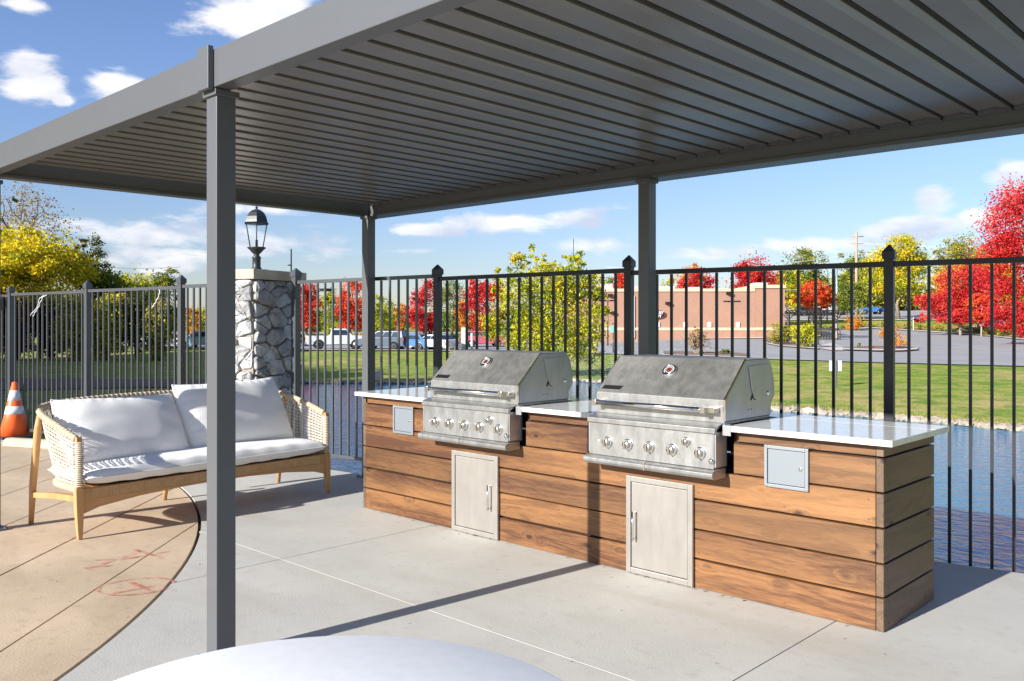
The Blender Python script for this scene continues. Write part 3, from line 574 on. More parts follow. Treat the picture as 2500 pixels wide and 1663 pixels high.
gv=(F1-F0)/np.linalg.norm(F1-F0)
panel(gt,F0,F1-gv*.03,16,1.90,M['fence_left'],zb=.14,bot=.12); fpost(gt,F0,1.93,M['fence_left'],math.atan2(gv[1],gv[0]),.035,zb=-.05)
b=MB(); h0=F0+np.array([-.03,-.02]); b.box((F0[0]-.24,F0[1]-.056,1.815),(F0[0]-.03,F0[1]-.046,1.855)); b.box((F0[0]-.03,F0[1]-.056,1.80),(F0[0]-.018,F0[1]+.03,1.87)); hg=b.build('hinge_strap',M['galv'],gt)
for k in range(3): b=MB(); b.lathe([(.008,0),(.006,.006)],(F0[0]-.21+.06*k,F0[1]-.056,1.835),axis=(0,-1,0),seg=8); b.build('bolt',M['black'],hg)
fl=thing('metal_fence',(G1[0],G1[1],0),'black metal picket fence behind the sofa and traffic cone','fence')
GP=np.array([-6.78,.22])
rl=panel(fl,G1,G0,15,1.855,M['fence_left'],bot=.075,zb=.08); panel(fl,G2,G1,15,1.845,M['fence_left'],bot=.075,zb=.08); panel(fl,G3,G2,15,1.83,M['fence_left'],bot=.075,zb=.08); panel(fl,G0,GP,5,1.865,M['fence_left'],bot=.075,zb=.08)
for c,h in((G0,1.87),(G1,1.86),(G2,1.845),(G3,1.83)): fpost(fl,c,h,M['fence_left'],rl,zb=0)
# loose white tie wires on the left fence
def wire(pts,lab):
    b=MB(); P=np.array(pts,float); t=np.linspace(0,1,16); k=np.linspace(0,1,len(P)); b.tube(np.c_[[np.interp(t,k,P[:,i]) for i in range(3)]].T+RNG.normal(0,.004,(16,3)),.0045,5)
    o=b.build('tie_wire',M['wire']); tag(o,lab,'wire','white tie wires left on the fence')
def onf(u,v,a,b_):
    n=np.array([-(b_-a)[1],(b_-a)[0],0]); d=FW+RT*K(u)+np.array([0,0,1])*(HV-v)/FPX; A=np.array([a[0],a[1],0]); t=n@(A-CAM)/(n@d); return CAM+d*t-np.array([0,.03,0])
wire([onf(120,720,G2,G1),onf(104,728,G2,G1),onf(98,748,G2,G1),onf(80,771,G2,G1)],'white tie wire dangling from the rail left of the middle post'); wire([onf(112,721,G2,G1),onf(100,750,G2,G1),onf(86,773,G2,G1)],'white tie wire tail drooping beside the longer one')
wire([onf(396,706,G1,G0),onf(397,716,G1,G0),onf(388,738,G1,G0),onf(378,752,G1,G0)],'white tie wire loop hanging near the post behind the sofa')
# ------------------------------------------------------------------ stone pillar and lantern
def vor_cells(w,h,n,seed,minr=.09):
    r=np.random.default_rng(seed); P=[]
    tries=0
    while len(P)<n and tries<4000:
        tries+=1; q=r.uniform([0,0],[w,h])
        if all(abs(q[0]-p[0])/1.35+abs(q[1]-p[1])>minr*r.uniform(.55,2.1) for p in P): P.append(q)
    cells=[]
    for i,p in enumerate(P):
        poly=[np.array(q,float) for q in((0,0),(w,0),(w,h),(0,h))]
        for j,q in enumerate(P):
            if i==j: continue
            s=np.array([1/1.6,1.]); dn=(q-p)*s*s; mid=(p+q)/2; poly=clip(poly,dn,dn@mid,1)
            if len(poly)<3: break
        if len(poly)>=3: cells.append((p,np.array(poly)))
    return cells
def stone_mat(name,a,b_):
    m=bpy.data.materials.new(name); m.use_nodes=True; N,L,b=nodes(m); tc=N.new('ShaderNodeTexCoord'); oi=N.new('ShaderNodeObjectInfo'); ad=N.new('ShaderNodeVectorMath'); ad.operation='ADD'; L.new(tc.outputs['Object'],ad.inputs[0])
    ml=N.new('ShaderNodeMath'); ml.operation='MULTIPLY'; ml.inputs[1].default_value=9; L.new(oi.outputs['Random'],ml.inputs[0]); L.new(ml.outputs[0],ad.inputs[1])
    n=N.new('ShaderNodeTexNoise'); n.inputs['Scale'].default_value=9; n.inputs['Detail'].default_value=9; n.inputs['Roughness'].default_value=.68; n.inputs['Distortion'].default_value=.5; L.new(ad.outputs[0],n.inputs['Vector'])
    r=N.new('ShaderNodeMapRange'); r.inputs[1].default_value=.38; r.inputs[2].default_value=.66; L.new(n.outputs[0],r.inputs[0])
    mx=N.new('ShaderNodeMix'); mx.data_type='RGBA'; mx.inputs[6].default_value=(*a,1); mx.inputs[7].default_value=(*b_,1); L.new(r.outputs[0],mx.inputs[0])
    hs=N.new('ShaderNodeHueSaturation'); mr=N.new('ShaderNodeMapRange'); mr.inputs[3].default_value=.5; mr.inputs[4].default_value=1.2; L.new(oi.outputs['Random'],mr.inputs[0]); L.new(mr.outputs[0],hs.inputs['Value']); L.new(mx.outputs[2],hs.inputs['Color']); L.new(hs.outputs[0],b.inputs['Base Color']); b.inputs['Roughness'].default_value=.85
    bp=N.new('ShaderNodeBump'); bp.inputs['Strength'].default_value=1; bp.inputs['Distance'].default_value=.03; L.new(n.outputs[0],bp.inputs['Height']); L.new(bp.outputs[0],b.inputs['Normal']); return m
M['stone']=stone_mat('rubble_stone',(.68,.67,.65),(.33,.34,.37))
PC=np.array([-6.37,.37,0]); PR=np.array([-.3134,.9496,0]); PLV=np.array([-.9496,-.3134,0]); PS=.70; PW=.48; PH=1.90
pil=thing('stone_pillar',(PC[0],PC[1],0),'rubble stone gate pillar with limestone cap behind the sofa','pillar')
c0=PC+(PR+PLV)*.045
b=MB(); b.prism([c0,c0+PR*PS,c0+PR*PS+PLV*PW,c0+PLV*PW],(0,0,PH)); 
b.build('mortar_core',M['mortar'],pil)
c1=PC-(PR+PLV)*.02
b=MB(); q=[c1,c1+PR*(PS+.13),c1+PR*(PS+.13)+PLV*(PW+.13),c1+PLV*(PW+.13)]; b.prism([p+np.array([0,0,PH+.003]) for p in q],(0,0,.10)); b.build('cap',M['limestone'],pil,bevel=.006)
def stones(ax,other,seed,n,PS=.70):
    nrm=-other
    for p,poly in vor_cells(PS,PH,n,seed,.15):
        r=np.random.default_rng(int(p[0]*1e4)); c=poly.mean(0); a=abs(area(poly))
        if a<.004: continue
        k=1-r.uniform(.002,.028)/math.sqrt(a); poly=c+(poly-c)*max(k,.62)
        # densify and roughen the outline
        Q=[]
        for i in range(len(poly)):
            A,B=poly[i],poly[(i+1)%len(poly)]; m_=max(1,int(np.linalg.norm(B-A)/.08)); 
            for s in range(m_): Q.append(A+(B-A)*s/m_+r.normal(0,.006,2))
        for _ in range(1): Q=[x for i in range(len(Q)) for x in (np.array(Q[i])*.85+np.array(Q[(i+1)%len(Q)])*.15,np.array(Q[i])*.15+np.array(Q[(i+1)%len(Q)])*.85)]
        pass
        Q=np.array(Q)+r.normal(0,.0035,(len(Q),2)); Q=np.clip(Q,[-.012,.005],[PS-.002,PH-.005]); nQ=len(Q); out=r.uniform(.010,.05)
        def P3(q,o): return c0+ax*q[0]+np.array([0,0,q[1]])+nrm*o
        V=[P3(q,-.01) for q in Q]+[P3(q,out*.75) for q in Q]+[P3(c+(q-c)*.92,out+r.normal(0,.006)) for q in Q]+[P3(c+(q-c)*.45,out+.006+r.normal(0,.008)) for q in Q]+[P3(c,out+.006)]
        F=[(k_*nQ+i,k_*nQ+(i+1)%nQ,(k_+1)*nQ+(i+1)%nQ,(k_+1)*nQ+i) for k_ in range(3) for i in range(nQ)]+[(3*nQ+i,3*nQ+(i+1)%nQ,4*nQ) for i in range(nQ)]
        if np.cross(ax,[0,0,1])@nrm<0: F=[f[::-1] for f in F]
        b=MB(); b.add(V,F); b.build('stone',M['stone'],pil,origin=P3(c,0))
stones(PR,PLV,11,60); stones(PLV,PR,5,36,.48)
def lantern():
    c=PC+PR*.36+PLV*.28; cx,cy=c[0],c[1]; z=PH+.103
    # place so that the lamp stands where the picture shows it
    t=thing('lantern',(cx,cy,z),'black six-sided post lantern standing on the stone pillar cap','lantern')
    lm=M['lantern']; S=6
    b=MB(); b.box((cx-.085,cy-.085,z),(cx+.085,cy+.085,z+.02)); b.build('base_plate',lm,t)
    b=MB(); b.lathe([(.055,.02),(.05,.035),(.042,.05),(.042,.135),(.05,.145),(.03,.165),(.028,.18),(.05,.20),(.07,.225),(.095,.245),(.095,.255)],(cx,cy,z),seg=12); b.build('stem',lm,t)
    b=MB(); b.lathe([(.072,.255),(.072,.262),(.118,.492),(.118,.50)],(cx,cy,z),seg=6,smooth=False); 
    g=b.build('glass',M['glass'],t)
    for k in range(6):
        a=k*PI/3; u=np.array([math.cos(a),math.sin(a),0]); uu=np.cross([0,0,1],[0,0,1]) 
    vdir=np.array([1,0,0.])
    ax=np.array([0,0,1.]); up=np.array([1.,0,0]); u=np.cross(up,ax); u/=np.linalg.norm(u); w=np.cross(ax,u)
    for k in range(6):
        a=k*2*PI/6; d=math.cos(a)*u+math.sin(a)*w; p=np.array([cx,cy,z])
        b=MB(); b.tube([p+d*.075+[0,0,.255],p+d*.121+[0,0,.50]],.0055,4); b.build('rib',lm,t)
    b=MB(); b.lathe([(.128,.497),(.140,.505),(.128,.515),(.124,.535),(.112,.575),(.088,.615),(.055,.64),(.02,.655),(.010,.66),(.016,.675),(.006,.69),(.012,.705),(.004,.72),(.002,.765)],(cx,cy,z),seg=6,smooth=False); b.build('roof',lm,t)
    b=MB(); b.lathe([(.014,.26),(.014,.33),(.010,.335)],(cx,cy,z),seg=8); b.build('candle_holder',M['dial'],t)
lantern()
# ------------------------------------------------------------------ grill counter
ct=thing('grill_counter',(-2,.35,0),'stained plank outdoor kitchen counter with white quartz top','counter')
D=.697; XL=-4.021; ZR=[(0.004,.158),(.168,.318),(.328,.486),(.497,.653),(.664,.821),(.832,.889)]
b=MB(); b.box((XL+.03,.03,0.002),(-.04,D-.02,.65)); 
for a,c in((XL+.03,-3.21),(-2.31,-1.70),(-.80,-.04)): b.box((a,.03,.651),(c,D-.02,.888))
b.build('core',M['core'],ct)
def plank(x0,x1,z0,z1,y0=0,y1=.028,m='wood_x'):
    b=MB(); b.box((x0,y0,z0),(x1,y1,z1),.002); return b.build('plank',M[m],ct,origin=((x0+x1)/2,(y0+y1)/2,(z0+z1)/2))
xr=-.038
for i,(z0,z1) in enumerate(ZR):
    if i<3: segs=[(XL,-2.999),(-2.539,-1.483),(-1.028,xr)]
    elif i==3: segs=[(XL,xr)]
    else: segs=[(XL,-3.225),(-2.30,-1.70),(-.79,xr)]
    if i==5: segs=[(XL+.012,-3.225),(-2.285,-1.70),(-.775,xr)]
    for s in segs: plank(s[0]+rr.uniform(0,.002),s[1],z0+rr.uniform(-.0015,.0015),z1+rr.uniform(-.0015,.0015),y0=rr.uniform(-.0015,.0015)+(.006 if i==5 else 0))
    # right end and left end planks
    b=MB(); b.box((-.036,.001,z0),(0,D,z1),.002); b.build('plank',M['wood_y'],ct,origin=(-.018,D/2,(z0+z1)/2))
    b=MB(); b.box((XL-.034,.001,z0),(XL-.002,D,z1),.002); b.build('plank',M['wood_y'],ct,origin=(XL-.018,D/2,(z0+z1)/2))
    b=MB(); b.box((XL,D-.018,z0),(-.04,D-.001,z1)); b.build('plank',M['wood_x'],ct,origin=(-2,D,(z0+z1)/2))
# paired screw heads on the plank faces
M['screw']=mat('screw_head',(.13,.08,.05),.5,.3)
b=MB()
for i,(z0,z1) in enumerate(ZR[:5]):
    for x in(-.075,-.50,-1.0,-1.52,-2.02,-2.50,-3.03,-3.5,-3.98):
        if i==4 and (-3.22<x<-2.3 or -1.7<x<-.8): continue
        for dz in(.03,-.03): b.lathe([(.0045,0),(.0045,.0012),(.001,.0016)],(x+rr.uniform(-.006,.006),-.0005,(z0 if dz>0 else z1)+dz),axis=(0,-1,0),seg=6,smooth=False)
    for y in(.06,D-.06):
        for dz in(.03,-.03): b.lathe([(.0055,0),(.0055,.0012),(.001,.0016)],(.0002,y+rr.uniform(-.01,.01),(z0 if dz>0 else z1)+dz),axis=(1,0,0),seg=6,smooth=False)
tag(b.build('screw_heads',M['screw'],ct),kind='stuff')
# quartz worktop in pieces butted round the two grills
for k,(x0,x1,y0,y1) in enumerate([(-4.084,-3.222,-.0625,.52),(-2.300,-1.700,-.0625,.52),(-.792,.0626,-.0625,.52)]):
    b=MB(); b.box((x0,y0,.8895),(x1,y1,.92),.002); b.build('worktop',M['quartz'],ct)
b=MB(); b.box((-4.084,.5215,.8895),(.0626,D+.038,.92),.002); b.build('worktop',M['quartz'],ct)
# steel access doors
def access_door(x0,x1,z0,z1,hinge,lab):
    fr_=MB(); y=-.022; w=.032
    fr_.box((x0,y,z0),(x0+w,.0,z1)); fr_.box((x1-w,y,z0),(x1,.0,z1)); fr_.box((x0+w,y,z0),(x1-w,.0,z0+w)); fr_.box((x0+w,y,z1-w),(x1-w,.0,z1))
    f=fr_.build('door_frame',M['steel_door'],ct,origin=(x0,0,z0),bevel=.0025,label=lab)
    b=MB(); b.box((x0+w+.004,y+.006,z0+w+.004),(x1-w-.004,-.002,z1-w-.004)); b.build('door_panel',M['steel_door'],f,origin=(x0,0,z0),bevel=.002)
    b=MB(); b.box((x0+w,-.003,z0+w),(x1-w,.001,z1-w)); b.build('door_gap',M['black'],f,origin=(x0,0,z0))
    hx=x0+w+.035 if hinge=='r' else x1-w-.035; zc=(z0+z1)/2+.0
    b=MB(); b.tube([(hx,y-.026,zc-.085),(hx,y-.026,zc+.085)],.0065,12)
    for s in(-.075,.075): b.tube([(hx,y-.026,zc+s),(hx,y+.006,zc+s)],.006,10)
    b.build('handle',M['chrome'],f,origin=(x0,0,z0))
access_door(-2.997,-2.541,.006,.566,'l','steel access door under the farther grill with handle at its right')
access_door(-1.481,-1.030,.006,.570,'r','steel access door under the nearer grill with handle at its left')
def cover(x0,x1,z0,z1,lab):
    b=MB(); y=-.016; w=.017
    b.box((x0,y,z0),(x0+w,0,z1)); b.box((x1-w,y,z0),(x1,0,z1)); b.box((x0+w,y,z0),(x1-w,0,z0+w)); b.box((x0+w,y,z1-w),(x1-w,0,z1))
    f=b.build('cover_frame',M['grey_frame'],ct,origin=(x0,0,z0),bevel=.002,label=lab)
    b=MB(); b.box((x0+w+.003,y+.005,z0+w+.003),(x1-w-.003,-.0025,z1-w-.003)); b.build('cover_panel',M['grey_panel'],f,origin=(x0,0,z0),bevel=.001)
    b=MB(); b.box((x0+w,-.0035,z0+w),(x1-w,-.0005,z1-w)); b.build('cover_gap',M['black'],f,origin=(x0,0,z0))
    b=MB(); b.lathe([(.010,0),(.010,.003),(.006,.004)],(x1-.042,y+.005,(z0+z1)/2),axis=(0,-1,0),seg=12); b.build('latch',M['chrome'],f,origin=(x0,0,z0))
    for xx in(x0+.008,x1-.008):
        for zz in(z0+.008,z1-.008): b=MB(); b.lathe([(.004,0),(.003,.003)],(xx,y,zz),axis=(0,-1,0),seg=8); b.build('screw',M['chrome'],f,origin=(x0,0,z0))
cover(-3.664,-3.428,.629,.838,'small grey steel service cover at the left end of the counter')
cover(-.605,-.366,.619,.834,'small grey steel service cover near the right corner of the counter')
# ------------------------------------------------------------------ grills
def grill(xr,lab):
    "xr: right side of the lid"
    t=thing('gas_grill',(xr-.43,.2,.9),lab,'grill','built-in gas grills in the counter'); W_=.865; xl=xr-W_
    og=(xr,0,.9)
    prof=[(-.040,.935),(-.040,1.052),(.176,1.259),(.182,1.262),(.446,1.262),(.486,1.205),(.498,1.03),(.470,.985),(.467,.935)]
    b=MB(); b.prism([(xl,y,z) for y,z in [prof[0],prof[1],prof[3],prof[4],prof[5],prof[6],prof[7],prof[8]]],(W_,0,0)); lid=b.build('lid',M['steel_lid'],t,origin=og,bevel=.004)
    # front facing of the lid with folded edges
    b=MB(); b.box((xl+.002,-.044,.93),(xr-.002,-.0405,1.048)); b.build('lid_front',M['steel'],lid,origin=og,bevel=.001)
    # right side skin + hinge cover
    s=.0025
    b=MB(); b.prism([(xr+.0004,y,z) for y,z in [(-.036,.94),(-.036,1.050),(.178,1.255),(.444,1.257),(.481,1.203),(.492,1.04),(.465,.995),(.464,.94)]],(s,0,0)); b.build('side_skin',M['steel_side'],lid,origin=og)
    hc=[(.20,1.225),(.424,1.232),(.478,1.175),(.492,1.135),(.497,1.055),(.485,1.035),(.30,1.03),(.262,1.045),(.235,1.10)]
    b=MB(); b.prism([(xr+.004,y,z) for y,z in hc],(.006,0,0)); sc=b.build('hinge_cover',M['steel_side'],lid,origin=og,bevel=.002)
    b=MB(); b.prism([(xr+.0035,y,z) for y,z in [(.225,1.035),(.245,1.072),(.262,1.075),(.285,1.042),(.30,1.033),(.268,1.036),(.252,1.05),(.24,1.036)]],(.0008,0,0)); b.build('slot',M['black'],lid,origin=og)
    for yy in(.205,.238): b=MB(); b.lathe([(.0045,0),(.004,.001)],(xr+.003,yy,.985),axis=(1,0,0),seg=8); b.build('vent_hole',M['black'],lid,origin=og)
    b=MB(); b.lathe([(.014,0),(.014,.004),(.009,.009),(.004,.011)],(xr+.010,.415,1.065),axis=(1,0,0),seg=14); b.build('pivot_bolt',M['chrome'],lid,origin=og)
    b=MB(); b.prism([(xr+.0004,-.006,1.0),(xr+.0004,-.006,1.0)][:0] or [(xr-.006,y,z) for y,z in [(-.0435,.94),(-.0435,1.053),(.178,1.262),(.178,1.266),(-.048,1.054),(-.048,.94)]],(.0115,0,0)); b.build('edge_trim',M['chrome'],lid,origin=og)
    # thermometer on the slope
    n=np.array([0,-(1.262-1.052),.182+.04]); n=np.array([0,-.69,.724]); n/=np.linalg.norm(n)
    pm=np.array([xr-.44,.10,1.185]); d0=((-.04,1.052)); # foot on slope plane
    a=np.array([0,-.04,1.052]); n2=np.array([0,-(1.262-1.052),(.182+.040)]); n2/=np.linalg.norm(n2); pm=pm-n2*((pm-a)@n2)
    b=MB(); b.lathe([(.046,0),(.046,.010),(.041,.015),(.036,.0155),(.036,.010)],pm,axis=n2,seg=36); th=b.build('thermometer',M['chrome'],lid,origin=og)
    b=MB(); b.lathe([(.0358,.0085),(.0358,.0115),(.001,.0117)],pm,axis=n2,seg=32); b.build('dial',M['dial'],th,origin=og)
    ex=np.array([1.,0,0]); ey=np.cross(n2,ex)
    b=MB()
    for k in range(22):
        an=-.75*PI/1-PI/4+k*(1.5*PI)/21+PI*1.0; an=PI*1.25-k*1.5*PI/21; c_=math.cos(an)*ex+math.sin(an)*ey; t_=-math.sin(an)*ex+math.cos(an)*ey
        for r0,r1,wd in((.026,.033,.0014),): q=[pm+n2*.0125+c_*r0-t_*wd,pm+n2*.0125+c_*r1-t_*wd,pm+n2*.0125+c_*r1+t_*wd,pm+n2*.0125+c_*r0+t_*wd]; b.add(q,[(0,1,2,3)])
    for k in range(28):
        a0,a1=2*PI*k/28,2*PI*(k+1)/28; q=[pm+n2*.0125+r*(math.cos(a_)*ex+math.sin(a_)*ey) for r,a_ in((.0195,a0),(.0215,a0),(.0215,a1),(.0195,a1))]; b.add(q,[(0,1,2,3)])
    b.build('dial_markings',M['white'],th,origin=og)
    b=MB()
    for an in(.9,): c_=math.cos(an)*ex+math.sin(an)*ey; t_=-math.sin(an)*ex+math.cos(an)*ey; 
    for off in(-.006,.002): b.add([pm+n2*.013+c_*r+t_*(off+w) for r,w in((-.016,0),(-.016,.005),(.016,.005),(.016,0))],[(0,1,2,3),(3,2,1,0)])
    b.build('needle',M['red'],th,origin=og)
    # maker's plate, lettering too small to read
    sl=np.array([0,.222,.210]); sl/=np.linalg.norm(sl); pb=np.array([xl+.022,-.04,1.052])+sl*.022
    def PL(x,y,h): return pb+ex*x+sl*y+n2*h
    b=MB(); b.prism([PL(0,0,0),PL(.135,0,0),PL(.150,.034,0),PL(.008,.034,0)],n2*.003); npl=b.build('name_plate',M['chrome'],lid,origin=og)
    b=MB(); b.prism([PL(.010,.007,.003),PL(.126,.007,.003),PL(.136,.027,.003),PL(.018,.027,.003)],n2*.0008); b.build('plate_inlay',M['dial'],npl,origin=og)
    # handle
    b=MB(); b.tube([(xl+.055,-.110,.998),(xr-.105,-.110,.998)],.0155,20); b.build('handle_bar',M['chrome'],lid,origin=og)
    for x0 in(xl+.028,xr-.105):
        b=MB(); b.box((x0,-.128,.980),(x0+.030,-.092,1.016)); b.box((x0+.004 ,-.100,.984),(x0+.075 if x0>xl+.1 else x0+.045,-.043,1.012)); b.build('handle_mount',M['knob'],lid,origin=og,bevel=.003)
    # firebox rim on the worktop, control panel, tray
    b=MB(); b.box((xl+.003,-.038,.9215),(xr-.003,.462,.934)); b.build('rim',M['steel'],t,origin=og)
    x0,x1=xl-.005,xr-.012
    b=MB(); b.prism([(x0,y,z) for y,z in [(-.045,.9215),(-.045,.928),(-.118,.910),(-.126,.905),(-.126,.880),(-.120,.876),(-.105,.876),(-.105,.895)]],(x1-x0,0,0)); b.build('control_hood',M['steel'],t,origin=og,bevel=.0015)
    b=MB(); b.prism([(x0+.010,y,z) for y,z in [(-.114,.876),(-.120,.69),(.02,.69),(.02,.876)]],(x1-x0-.020,0,0)); cp=b.build('control_panel',M['steel'],t,origin=og,bevel=.002)
    b=MB(); 
    for xa,xb in((x0-.006,(x0+x1)/2-.001),((x0+x1)/2+.001,x1+.004)): b.prism([(xa,y,z) for y,z in [(-.118,.688),(-.150,.680),(-.158,.670),(-.158,.655),(-.150,.642),(-.128,.636),(-.02,.636),(-.02,.688)]],(xb-xa,0,0))
    tr=b.build('grease_tray_front',M['steel'],t,origin=og,bevel=.0015)
    b=MB(); xm=(x0+x1)/2; b.box((xm-.003,-.161,.640),(xm+.003,-.150,.684)); b.build('tray_seam',M['chrome'],tr,origin=og)
    for xa in(x1-.009,x0+.001): b=MB(); b.box((xa,-.112,.70),(xa+.008,-.004,.884)); b.build('panel_side',M['steel_side'],t,origin=og)
    for a in(xr+.001,xl-.050): b=MB(); b.box((a,-.068,.868),(a+.048,-.0635,.9225)); b.box((a,-.0635,.9205),(a+.048,-.03,.9225)); b.build('trim_bracket',M['steel_side'],t,origin=og)
    pn=np.array([0,-1.,0.03]); pn/=np.linalg.norm(pn)
    for kx in(-.723,-.578,-.430,-.281,-.103,'s'):
        s_=.74 if kx=='s' else 1; x=xr+(-.190 if kx=='s' else kx); z=.823 if kx=='s' else .770; p=np.array([x,-.1165-(.876-z)*.032+.002,z])
        b=MB(); b.lathe([(.033*s_,0),(.033*s_,.006),(.029*s_,.010),(.024*s_,.011)],p,axis=pn,seg=28); kb=b.build('knob_bezel',M['chrome'],t,origin=og)
        b=MB(); b.lathe([(.0235*s_,.009),(.0235*s_,.026),(.021*s_,.031),(.001,.0315)],p,axis=pn,seg=24); b.build('knob',M['knob'],kb,origin=og)
        b=MB(); w=.0065*s_; h=.024*s_; b.box((x-w,p[1]-.045,z-h),(x+w,p[1]-.028,z+h)); b.build('knob_grip',M['knob'],kb,origin=og,bevel=.002)
    b=MB(); b.lathe([(.016,0),(.016,.004),(.010,.006),(.010,.012),(.004,.013)],(xr-.034,-.121,.733),axis=pn,seg=18); b.build('igniter_button',M['chrome'],t,origin=og)
    b=MB(); b.lathe([(.006,0),(.006,.004),(.002,.006)],(xr-.785,-.119,.772),axis=pn,seg=12); b.build('indicator_light',M['white'],t,origin=og)
grill(-.817,'nearer stainless steel gas grill between middle and right worktops')
grill(-2.328,'farther stainless steel gas grill between left and middle worktops')
# ------------------------------------------------------------------ sofa
SO=np.array([-4.614,-1.957,0]); SA=np.array([-.0702,.9975,0]); SB=np.array([-.9975,-.0702,0]); SL=2.135
def SW(s,t,z): return SO+SA*s+SB*t+np.array([0,0,z])
sf=thing('sofa',tuple(SW(1.07,.4,0)),'teak framed outdoor sofa with woven rope back and curved arms','sofa')
def catmull(P,n):
    P=np.array(P,float); P=np.vstack([2*P[0]-P[1],P,2*P[-1]-P[-2]]); out=[]
    for i in range(1,len(P)-2):
        for t in np.linspace(0,1,n,endpoint=False):
            a,b,c,d=P[i-1],P[i],P[i+1],P[i+2]; out.append(.5*((2*b)+(-a+c)*t+(2*a-5*b+4*c-d)*t*t+(-a+3*b-3*c+d)*t**3))
    out.append(P[-2]); return np.array(out)
def resample(C,n):
    l=np.r_[0,np.cumsum(np.linalg.norm(np.diff(C,axis=0),axis=1))]; x=np.linspace(0,l[-1],n); return np.c_[[np.interp(x,l,C[:,i]) for i in range(C.shape[1])]].T
def mir(P): return P+[(SL-s,t,z) for s,t,z in P[-2::-1]]
TOPL=mir([(.012,.03,.675),(.0,.30,.745),(.005,.55,.80),(.07,.74,.84),(.28,.85,.86),(.65,.895,.87),(SL/2,.905,.872)])
BOTL=mir([(.02,.03,.345),(.02,.22,.345),(.05,.42,.345),(.14,.55,.345),(.33,.62,.345),(.7,.65,.345),(SL/2,.655,.345)])
top=resample(catmull(TOPL,12),241); bot=resample(catmull(BOTL,12),241)
def toW(C): return np.array([SW(*c) for c in C])
topW,botW=toW(top),toW(bot)
# rope-wrapped top rail: bands with grooves
def wrapped(C,r,pitch,name,mt,groove=.5):
    L_=np.r_[0,np.cumsum(np.linalg.norm(np.diff(C,axis=0),axis=1))]; n=int(L_[-1]/pitch); xs=[];rs=[]
    for i in range(n):
        for f,k in((0,groove),(.14,1),(.86,1),(.99,groove)): xs.append((i+f)*pitch); rs.append(r*k)
    P=np.c_[[np.interp(xs,L_,C[:,i]) for i in range(3)]].T
    b=MB(); b.tube(P,np.array(rs),10); return b.build(name,mt,sf)
wrapped(topW,.0245,.040,'top_rail',M['rope']); wrapped(botW-[0,0,.012],.028,.040,'seat_back_rail',M['rope'])
def shell(i,f,out=0):
    "point on the woven shell; the back bulges slightly"
    a,b_=bot[i],top[i]; p=a+(b_-a)*f; p=p.copy(); p[1]+=.03*math.sin(PI*f)*min(1,a[1]*2); return SW(*p)
b=MB()
for i in range(4,237,3):
    for o in(0,1):
        k=min(240,i+o); P=[shell(k,f) for f in np.linspace(0,1,7)]; b.tube(P,.0026,4,cap=False)
for f in np.arange(.07,.99,.066):
    for df in(-.011,.011):
        P=[shell(i,f+df)+RNG.normal(0,.0008,3) for i in range(3,238,3)]; b.tube(P,.0026,4,cap=False)
tag(b.build('woven_rope',M['strand'],sf),kind='stuff')
def taper(pts,rx,name,m,sq=True):
    b=MB(); b.tube(pts,rx,4 if sq else 12,smooth=not sq); return b.build(name,m,sf,bevel=.004 if sq else 0)
# front legs continue up as arm posts
for s in(0.02,SL-.02):
    sg=-1 if s<1 else 1
    taper([SW(s-sg*.0,.0,0),SW(s,.008,.13),SW(s,.015,.25),SW(s,.02,.34)],[.021,.031,.036,.036],'leg',M['teak'])
    taper([SW(s,.02,.34),SW(s-sg*.004,.015,.5),SW(s,.02,.66),SW(s,.025,.69)],[.030,.024,.026,.026],'arm_post',M['teak'])
    P=[SW(s-sg*.004,.016,z) for z in np.arange(.355,.655,.014)]
    b=MB()
    for p in P: b.lathe([(.028,0),(.031,.0035),(.028,.007)],p,seg=8)
    tag(b.build('cord_wrapping',M['strand'],sf),kind='stuff')
for s in(0.0,SL): 
    sg=-1 if s<1 else 1
    taper([SW(s,.735,0),SW(s,.70,.3),SW(s-sg*.01,.64,.70),SW(s-sg*.012,.615,.80)],[.017,.025,.026,.020],'leg',M['teak'],False)
    b=MB(); b.tube([SW(s,.715,.215),SW(s-sg*.03,.40,.245),SW(s-sg*.02,.05,.27)],[.026,.030,.030],4,smooth=False); b.build('side_stretcher',M['teak'],sf,bevel=.004)
taper([SW(SL/2,.80,0),SW(SL/2,.74,.34)],[.017,.026],'leg',M['teak'],False)
b=MB(); b.tube([SW(SL/2,.78,.22),SW(SL/2,.4,.27),SW(SL/2,.04,.28)],[.02,.024,.024],4,smooth=False); b.build('cross_stretcher',M['teak'],sf)
# front rail wrapped in fine cord, arched apron below
b=MB(); n=150
vs=[];
for i in range(n):
    s0=.10+(SL-.2)*i/n; s1=s0+(SL-.2)/n*.86; q=[SW(s0,-.004,.268),SW(s1,-.004,.268),SW(s1,.034,.268),SW(s0,.034,.268)]; b.prism(q,(0,0,.066))
tag(b.build('cord_wrapped_rail',M['rope2'] if 'rope2' in M else mat('cord_tan',(.56,.36,.18),.65,0,.3,col2=(.44,.27,.13),vscale=20),sf),kind='stuff')
b=MB(); b.prism([SW(.035,0,.262),SW(SL-.035,0,.262),SW(SL-.035,.032,.262),SW(.035,.032,.262)],(0,0,.075)); b.build('front_rail',M['teak_y'],sf,bevel=.002)
ar=[(.04,.165),(.16,.200),(.45,.232),(.8,.248),(SL/2,.252)]; ar=ar+[(SL-s,z) for s,z in ar[-2::-1]]
b=MB(); b.prism([SW(s,.003,z) for s,z in ar]+[SW(SL-.04,.003,.2615),SW(.04,.003,.2615)],SB*.026); b.build('apron',M['teak_y'],sf,bevel=.002)
b=MB(); b.prism([SW(.05,.035,.30),SW(SL-.05,.035,.30),SW(SL-.2,.60,.30),SW(.2,.60,.30)],(0,0,.03)); b.build('seat_deck',M['teak_y'],sf)
